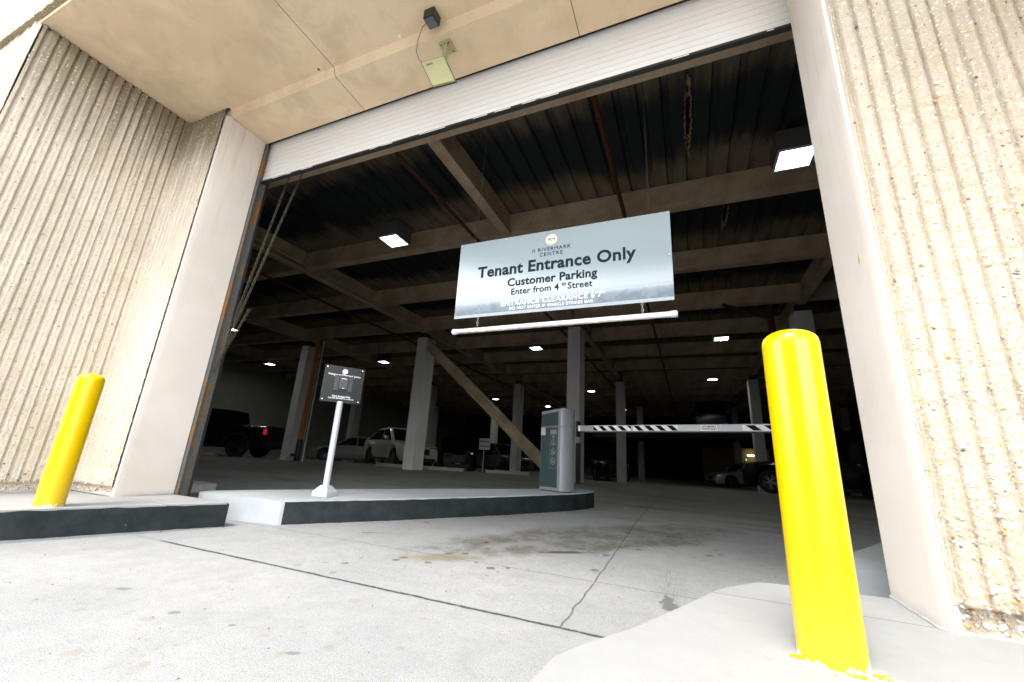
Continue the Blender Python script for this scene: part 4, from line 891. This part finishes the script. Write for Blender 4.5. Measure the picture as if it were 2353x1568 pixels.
# ------------------------------------------------------------------ cars
def car(name, label, cat, loc, rz, Lc=4.6, Wc=1.88, Hc=1.65, wb=2.8, wr=.36, paint=(.5, .5, .5), cabin=None, hood=None, gc=.22, rimm=M_rim, kind='suv', ftx=None, paintm=None, tailon=False):
    """x forward, origin on the ground at the centre"""
    e = empty(name, label, cat, loc, rz)
    pm = paintm or plain('car_paint', paint, .25, .25, var=.02)
    xf_, xr_ = Lc/2, -Lc/2; fa = wb/2+.05; ra = -wb/2+.05; hw = Wc/2
    belt = hood['belt']; hz = hood['nose']; cz = hood['cowl']; rz_ = hood['tail']; cowl_x = cabin['x'][0]; rear_x = cabin['x'][3]
    def ztop(x):
        return float(np.interp(x, [xr_, xr_+.05, rear_x, cowl_x, xf_-.35, xf_-.08, xf_], [rz_-.12, rz_, hood.get('deck', belt), cz, hz+.03, hz-.04, hz-.18]))
    def zbot(x):
        z = gc
        for c in (fa, ra):
            R_ = wr+.07
            if abs(x-c) < R_: z = max(z, wr+math.sqrt(R_*R_-(x-c)**2))
        return min(z, ztop(x)-.08)
    def hwid(x):
        t = (x-xr_)/Lc; return hw*(1-.18*max(0, (t-.86)/.14)**2-.10*max(0, (.12-t)/.12)**2)
    X = sorted(set([xr_, xr_+.04, xr_+.12, xf_-.12, xf_-.04, xf_]+[round(xr_+Lc*i/40, 3) for i in range(1, 40)]+[round(c+(wr+.07)*math.cos(math.pi*k/10), 4) for c in (fa, ra) for k in range(11)]))
    v = []; 
    for x in X:
        zb, zt, w = zbot(x), ztop(x), hwid(x); h = zt-zb; fl_ = .03 if min(abs(x-fa), abs(x-ra)) < wr+.12 else 0
        half = [(w*.93, zb), (w*.985+fl_*.5, zb+.18*h), (w+fl_, zb+.5*h), (w*.985, zb+.78*h), (w*.93, zb+.95*h), (w*.80, zt), (0, zt+.02)]
        v += [(x, a, c) for a, c in half]+[(x, -a, c) for a, c in half[-2::-1]]
    m = 13; mb = MB(); fs = [(i*m+k, (i+1)*m+k, (i+1)*m+k+1, i*m+k+1) for i in range(len(X)-1) for k in range(m-1)]
    fs += [tuple(range(m)), tuple((len(X)-1)*m+k for k in range(m-1, -1, -1))]
    mb.add(v, fs, 0, True); mb.build('body', pm, e)
    MB().box(xr_+.15, xf_-.15, -hw*.55, hw*.55, gc-.03, .55).build('underbody', M_trim, e)
    # cabin
    cx = cabin['x']; zr = Hc; wb_, wr_ = hw*.90, hw*cabin.get('rw', .72)
    st_ = [(cx[0], 0.0), (cx[0]+(cx[1]-cx[0])*.5, .47), (cx[1], .97), (cx[1]-.3, 1.0), ((cx[1]+cx[2])/2, 1.0), (cx[2], cabin.get('rr', .96)), (cx[2]+(cx[3]-cx[2])*.5, .44), (cx[3], 0.0)]
    zb_ = lambda x: ztop(x)-.03
    def pt(x, t, side, out=0): # t 0..1 from belt to roof
        T = float(np.interp(-x, [-a for a, c in st_], [c for a, c in st_])); z0 = zb_(x); z1 = z0+(zr-z0)*T; z = z0+(zr-z0)*t
        w = wb_+(wr_-wb_)*t
        return (x, side*(w+out), z), z1
    v = []; XX = sorted(set([a for a, c in st_]+[cx[3]+(cx[0]-cx[3])*i/24 for i in range(25)]))
    for x in XX:
        T = float(np.interp(-x, [-a for a, c in st_], [c for a, c in st_])); z0 = zb_(x); z1 = z0+(zr-z0)*T
        w1 = wb_+(wr_-wb_)*T
        half = [(wb_, z0), (wb_+(wr_-wb_)*T*.5, z0+(z1-z0)*.5), (w1, z0+(z1-z0)*.94), (w1*.90, z1), (0, z1+.02*T)]
        v += [(x, a, c) for a, c in half]+[(x, -a, c) for a, c in half[-2::-1]]
    m = 9; mb = MB(); mb.add(v, [(i*m+k, (i+1)*m+k, (i+1)*m+k+1, i*m+k+1) for i in range(len(XX)-1) for k in range(m-1)], 0, True); mb.build('cabin', pm, e)
    def win(xa, xb, side, t0=.10, t1=.86):
        pts = [xa+(xb-xa)*i/10 for i in range(11)]; lo = []; hi = []
        for x in pts:
            T = float(np.interp(-x, [-a for a, c in st_], [c for a, c in st_])); tt = min(t1, T-.13)
            if tt <= t0: tt = t0+.001
            lo.append(pt(x, t0, side, .007)[0]); hi.append(pt(x, tt, side, .007)[0])
        mm = MB().add(lo+hi, [(i, i+1, 12+i, 11+i) for i in range(10)], 0, True); mm.build('side_window', M_carglass, e)
    midx = cabin.get('pillar', [(cx[1]+cx[2])/2])
    edges = [cx[0]-.12]+midx+[cx[3]+.22]
    for s_ in (-1, 1):
        for i in range(len(edges)-1): win(edges[i]-(.03 if i else 0), edges[i+1]+.03, s_)
    def screen(xa, xb, ta, tb, nm):
        w_a = (wb_+(wr_-wb_)*ta)*.86; w_b = (wb_+(wr_-wb_)*tb)*.86; za = zb_(xa)+(zr-zb_(xa))*ta; zb2 = zb_(xb)+(zr-zb_(xb))*tb; s = 1 if xa > xb else -1
        o = Vector((zb2-za, 0, -(xb-xa) if s > 0 else -(xb-xa))).normalized()*.012
        if o.z < 0: o = -o
        MB().add([(xa+o.x, -w_a, za+o.z), (xa+o.x, w_a, za+o.z), (xb+o.x, w_b, zb2+o.z), (xb+o.x, -w_b, zb2+o.z)], [(0, 1, 2, 3)]).build(nm, M_carglass, e)
    screen(cx[0]+(cx[1]-cx[0])*.06, cx[0]+(cx[1]-cx[0])*.92, .08, .90, 'windshield'); screen(cx[3]+(cx[2]-cx[3])*.1, cx[3]+(cx[2]-cx[3])*.85, .12, .82, 'rear_window')
    # wheels
    for cxw in (fa, ra):
        for s_ in (-1, 1):
            y0 = s_*(hw-.235); y1 = s_*(hw-.015)
            w = MB(); pr_ = [(wr*.62, y0), (wr*.96, y0), (wr, y0+s_*.04), (wr, y1-s_*.04), (wr*.95, y1), (wr*.66, y1), (wr*.62, y1-s_*.03)]
            n = 28; vs = [(cxw+a*math.cos(2*math.pi*k/n), c, wr+a*math.sin(2*math.pi*k/n)) for a, c in pr_ for k in range(n)]
            w.add(vs, [(i*n+k, i*n+(k+1) % n, (i+1)*n+(k+1) % n, (i+1)*n+k) for i in range(len(pr_)-1) for k in range(n)], 0, True)
            ty = w.build('tyre', M_rubber, e)
            w = MB(); yr_ = y1-s_*.03
            for (ra_, rb_) in ((wr*.60, wr*.67),):
                vs = [(cxw+q*math.cos(2*math.pi*k/n), yr_+dy, wr+q*math.sin(2*math.pi*k/n)) for q, dy in ((ra_, 0), (rb_, s_*.012)) for k in range(n)]
                w.add(vs, [(k, (k+1) % n, n+(k+1) % n, n+k) for k in range(n)])
            for k in range(10):
                t = 2*math.pi*k/10+(.12 if k % 2 else -.12); a_, c_ = math.cos(t), math.sin(t); px, pz = -c_, a_; q = .018
                w.add([(cxw+a_*.05+px*q, yr_+s_*.005, wr+c_*.05+pz*q), (cxw+a_*.05-px*q, yr_+s_*.005, wr+c_*.05-pz*q), (cxw+a_*wr*.62-px*q, yr_, wr+c_*wr*.62-pz*q), (cxw+a_*wr*.62+px*q, yr_, wr+c_*wr*.62+pz*q)], [(0, 1, 2, 3)])
            vs = [(cxw+.055*math.cos(2*math.pi*k/12), yr_+s_*.012, wr+.055*math.sin(2*math.pi*k/12)) for k in range(12)]; w.add(vs, [tuple(range(12))])
            w.build('rim', rimm, ty)
            MB().add([(cxw+wr*.6*math.cos(2*math.pi*k/16), yr_-s_*.03, wr+wr*.6*math.sin(2*math.pi*k/16)) for k in range(16)], [tuple(range(16))]).build('brake_disc', M_trim, ty)
    # lamps, grille, bumper, mirrors, handles
    for s_ in (-1, 1):
        MB().bbox(xf_-.17, xf_-.035, s_*hw*.60-.16, s_*hw*.60+.16, hz-.17, hz-.075, .02).build('headlight', M_chrome, e)
        if kind != 'pickup': MB().bbox(xr_+.0, xr_+.12, s_*hw*.70-.15, s_*hw*.70+.15, rz_-.24, rz_-.08, .02).build('tail_light', M_taild, e)
        else: MB().bbox(xr_-.006, xr_+.13, s_*(hw-.035)-.025, s_*(hw-.035)+.045, rz_-.36, rz_-.12, .02).build('tail_light', M_tail if tailon and s_ == tailon else M_taild, e)
        mz = zb_(cx[0]-.25)+.10; MB().bbox(cx[0]-.42, cx[0]-.24, s_*(hw+.10)-.10, s_*(hw+.10)+.10, mz, mz+.15, .04).build('mirror', pm, e)
        for hx in (cabin.get('handles', [.15, -.8])):
            MB().bbox(hx-.10, hx+.10, s_*(hw*.985)-.022, s_*(hw*.985)+.022, belt-.16, belt-.125, .008).build('door_handle', pm, e)
    MB().bbox(xf_-.10, xf_+.004, -hw*.42, hw*.42, gc+.26, hz-.14, .02).build('grille', M_trim, e)
    MB().bbox(xf_-.16, xf_+.012, -hw*.74, hw*.74, gc+.0, gc+.14, .03).build('lower_bumper', M_trim, e)
    MB().bbox(xf_+.002, xf_+.014, -.16, .16, gc+.16, gc+.24, .004).build('badge_plate', M_chrome, e)
    for s_ in (-1, 1): MB().box(ra+wr+.09, fa-wr-.09, s_*(hw*.94)-.02, s_*(hw*.94)+.02, gc-.01, gc+.09).build('sill_trim', M_trim, e)
    if kind == 'pickup':
        MB().box(xr_+.06, rear_x-.05, -hw*.72, hw*.72, rz_-.02, rz_+.012).build('bed_cover', M_trim, e)
        MB().bbox(xr_-.14, xr_-.01, -hw*.92, hw*.92, gc+.12, gc+.30, .03).build('rear_bumper', M_trim, e)
        for c in (fa, ra):
            for s_ in (-1, 1):
                w = MB(); n = 16; vs = []
                for k in range(n+1):
                    t = math.pi*k/n
                    for q, y_ in ((wr+.07, hw-.02), (wr+.07, hw+.085), (wr+.16, hw+.06), (wr+.17, hw-.02)): vs.append((c+q*math.cos(t), s_*y_, wr+q*math.sin(t)))
                w.add(vs, [(i*4+k, i*4+k+1, (i+1)*4+k+1, (i+1)*4+k) for i in range(n) for k in range(3)], 0, True); w.build('fender_flare', M_trim, e)
    return e
cross = dict(Lc=4.7, Wc=1.9, Hc=1.68, wb=2.8, wr=.37)
car('parked_crossover', 'cream crossover angled nose outward behind the second column', 'car', (-12.75, 16.6, .15), rad(-28), **cross, paint=(.55, .53, .42), gc=.24,
    cabin=dict(x=[1.12, .25, -.95, -2.28], pillar=[-.25], rr=.95, rw=.66), hood=dict(belt=1.06, nose=.90, cowl=1.06, tail=1.08))
car('parked_hatchback', 'silver grey car seen side on behind the card reader post', 'car', (-17.6, 19.0, -.02), rad(180+35), Lc=4.6, Wc=1.85, Hc=1.45, wb=2.75, wr=.34, paint=(.22, .22, .22), gc=.2,
    cabin=dict(x=[1.15, .25, -1.1, -2.1], pillar=[-.15]), hood=dict(belt=.92, nose=.72, cowl=.92, tail=.92))
car('pickup_truck', 'black pickup truck with glowing red tail lamp beside the left jamb', 'pickup', (-19.6, 12.1, .13), rad(180+25), Lc=5.9, Wc=2.05, Hc=2.0, wb=3.7, wr=.44, paint=(.006, .006, .007), gc=.42, kind='pickup', rimm=M_rimd, tailon=1,
    cabin=dict(x=[1.35, .55, -1.0, -1.15], pillar=[.0], rw=.78, rr=.95), hood=dict(belt=1.38, nose=1.22, cowl=1.34, tail=1.36, deck=1.36))
box = dict(cabin=dict(x=[1.0, .55, -2.0, -2.2], pillar=[-.2, -1.2], rw=.82, rr=.98), hood=dict(belt=1.18, nose=1.06, cowl=1.16, tail=1.15))
car('parked_suv', 'black boxy SUV facing out between the cream crossover and the reserved parking sign', 'car', (-13.3, 22.6, -.15), rad(-52), Lc=4.6, Wc=1.93, Hc=1.9, wb=2.85, wr=.38, paint=(.006, .006, .006), gc=.25, **box)
car('parked_suv', 'pale grey SUV behind the reserved parking sign', 'car', (-11.4, 25.0, -.2), rad(-20), Lc=4.8, Wc=1.95, Hc=1.8, wb=2.9, wr=.38, paint=(.13, .13, .12), gc=.25,
    cabin=dict(x=[1.05, .35, -1.8, -2.3], pillar=[-.2, -1.15]), hood=dict(belt=1.1, nose=.98, cowl=1.1, tail=1.08))
car('parked_suv', 'black SUV in the dark between the wide middle column and the next one', 'car', (-4.9, 26.0, -.22), rad(-60), Lc=4.8, Wc=1.95, Hc=1.85, wb=2.9, wr=.39, paint=(.005, .005, .005), gc=.25, **box)
car('parked_sedan', 'white car near the lit exit, left of the near bollard', 'car', (3.4, 31.5, -.3), rad(200), Lc=4.7, Wc=1.9, Hc=1.55, wb=2.8, wr=.35, paint=(.5, .5, .48), gc=.2,
    cabin=dict(x=[1.1, .3, -1.3, -2.0], pillar=[-.2]), hood=dict(belt=.98, nose=.8, cowl=.98, tail=.98))
car('parked_suv', 'dark SUV half hidden behind the near yellow bollard', 'car', (4.2, 17.2, .08), rad(158), Lc=4.7, Wc=1.95, Hc=1.80, wb=2.85, wr=.38, paint=(.006, .006, .007), gc=.25,
    cabin=dict(x=[1.05, .35, -1.8, -2.3], pillar=[-.2, -1.15]), hood=dict(belt=1.1, nose=.98, cowl=1.1, tail=1.08))
# upper ramp and vehicle
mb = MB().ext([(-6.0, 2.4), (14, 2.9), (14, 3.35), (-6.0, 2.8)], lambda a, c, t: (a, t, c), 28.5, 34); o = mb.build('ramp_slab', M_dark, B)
car('parked_suv', 'dim dark SUV parked up on the raised ramp deep in the garage', 'car', (1.35, 30.5, 3.02), rad(90), Lc=4.6, Wc=1.9, Hc=1.8, wb=2.8, wr=.36, paint=(.01, .01, .01), gc=.25, **box)

# exit nook, far right
EX = empty('exit_nook', 'yellow painted wall bay with a tube light glimpsed near the far exit', 'wall bay', (0, 0, 0))
MB().box(.9, 3.0, 34, 34.2, -.4, 2.3).build('painted_wall', M_ywall, EX)
MB().box(3.55, 5.4, 36.0, 36.2, -.4, 2.4).build('painted_wall', M_ywall, EX)
MB().box(3.95, 4.75, 35.6, 35.68, 1.82, 1.93).build('tube_light', M_warm, EX); MB().box(3.82, 3.90, 35.6, 35.66, 1.5, 1.62).build('green_lamp', M_green, EX)
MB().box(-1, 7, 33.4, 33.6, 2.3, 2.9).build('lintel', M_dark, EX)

# wheel stops, lines, reserved sign
ws = MB().ext([(-.075, 0), (.075, 0), (.05, .13), (-.05, .13)], lambda a, c, t: (t, a, c), -.9, .9).build('wheel_stop', M_gwall, bevel=.015)
tag(ws, 'concrete wheel stop in front of the cream crossover', 'wheel stop', 'concrete wheel stops'); ws.location = (-10.75, 13.75, zf(13.75)); ws.rotation_euler = (0, 0, rad(-8))
for (x, y, rz, lab) in ((-6.9, 16.2, 32, 'wheel stop below the reserved parking sign'), (-8.9, 14.4, 5, 'wheel stop right of the second column'), (-19.0, 11.3, 20, 'wheel stop under the black pickup')):
    o = ws.copy(); COL.objects.link(o); o.location = (x, y, zf(y)); o.rotation_euler = (0, 0, rad(rz)); tag(o, lab, 'wheel stop', 'concrete wheel stops')
def floor_line(x0, y0, x1, y1, w, nm):
    a = Vector((x0, y0)); c = Vector((x1, y1)); d = (c-a).normalized(); nr = Vector((-d.y, d.x))*w/2; n = max(6, int((c-a).length/.3)); v = []
    for i in range(n+1):
        p = a.lerp(c, i/n)
        for s_ in (-1, 1): q = p+nr*s_; v.append((q.x, q.y, zf(q.y)+.006))
    return MB().add(v, [(2*i, 2*i+1, 2*i+3, 2*i+2) for i in range(n)])
for a in ((-9.6, 4.3, -5.9, 7.3), (-6.2, 7.1, -4.1, 7.6), (-10.5, 12.9, -8.0, 17.5), (-16.0, 12.4, -12.4, 13.2)):
    tag(floor_line(*a, .11, '').build('painted_line', M_yline), kind='structure')
RS = empty('reserved_sign', 'small white reserved parking sign on a thin post among the dark cars', 'sign', (-10.2, 20.6, zf(20.6)))
MB().bbox(-.30, .30, -.01, 0, 1.20, 1.80, .004).xf(Matrix.Rotation(rad(22), 4, 'Z')).build('sign_plate', M_plate, RS)
MB().tube([(-.03, .03, 0), (-.03, .03, 1.75)], .025, 8).build('post', M_alum, RS)
for t, z in (('RESERVED', 1.62), ('PARKING', 1.38)): lettering(t, .125, M_ink, RS, Matrix.Rotation(rad(22), 4, 'Z') @ frame_m((0, -.014, z), (1, 0, 0), (0, 0, 1)), bold=.02)

# ------------------------------------------------------------------ litter
mb = MB(); rg = random.Random(11)
kerb_ = [(-3.6, 3.2), (-2.971, 3.86), (-2.134, 4.83), (-1.66, 5.45), (-1.45, 5.8)]
for i in range(330):
    if i < 210:
        q = rg.choice([0, 1, 2, 2, 3]); t = rg.random(); a = kerb_[q]; c_ = kerb_[q+1]; x = a[0]+(c_[0]-a[0])*t+.012+abs(rg.gauss(0, .05)); y = a[1]+(c_[1]-a[1])*t-.012-abs(rg.gauss(0, .05))
    else: x = rg.uniform(-4.0, -.4); y = rg.uniform(.9, 5)
    if x > -.5 and y < 2.3 or (x < -3.9): continue
    sz = rg.uniform(.002, .0065); vs = [(x+sz*dx*rg.uniform(.6, 1.4), y+sz*dy*rg.uniform(.6, 1.4), zf(y)+.001+sz*dz) for dx, dy, dz in ((1, 0, 0), (0, 1, 0), (-1, 0, 0), (0, -1, 0), (.2, .1, .8), (0, 0, -.1))]
    mb.add(vs, [(0, 1, 4), (1, 2, 4), (2, 3, 4), (3, 0, 4), (1, 0, 5), (2, 1, 5), (3, 2, 5), (0, 3, 5)], 0)
tag(mb.build('grit', M_leaf), 'scattered dark grit and leaf crumbs along the island kerb and driveway', 'grit', kind='stuff')
def leaf(x, y, s_, rz, lab):
    mb = MB(); n = 8; v = []
    for i in range(n+1):
        t = i/n; w = math.sin(math.pi*t)**.7*.38*(1+.25*math.sin(i*2.4)); v += [((t-.5)*2, -w, .25*abs(w)+.15*math.sin(t*5)), ((t-.5)*2, 0, .05+.12*math.sin(t*5)), ((t-.5)*2, w, .3*w+.15*math.sin(t*5+.4))]
    fs = []
    for i in range(n): fs += [(3*i, 3*i+1, 3*i+4, 3*i+3), (3*i+1, 3*i+2, 3*i+5, 3*i+4)]
    mb.add([(a*s_, b_*s_, c*s_+.003) for a, b_, c in v], fs, 0, True); o = tag(mb.build('dry_leaf', M_leaf), lab, 'leaf', 'dry leaves on the driveway'); o.location = (x, y, zf(y)); o.rotation_euler = (0, 0, rz)
leaf(-2.598, 4.016, .045, .3, 'curled brown leaf lying just off the black island kerb'); leaf(-1.686, 3.572, .050, .6, 'curled brown leaf lying in the brown band on the driveway')
mb = MB().tube([(-.09, 0, .004), (-.02, .008, .006), (.05, 0, .004), (.1, .01, .006)], [.002, .0025, .002, .001], 5); o = tag(mb.build('twig', M_leaf), 'thin twig on the driveway below the island kerb', 'twig'); o.location = (-2.736, 3.327, zf(3.327)); o.rotation_euler = (0, 0, .6)
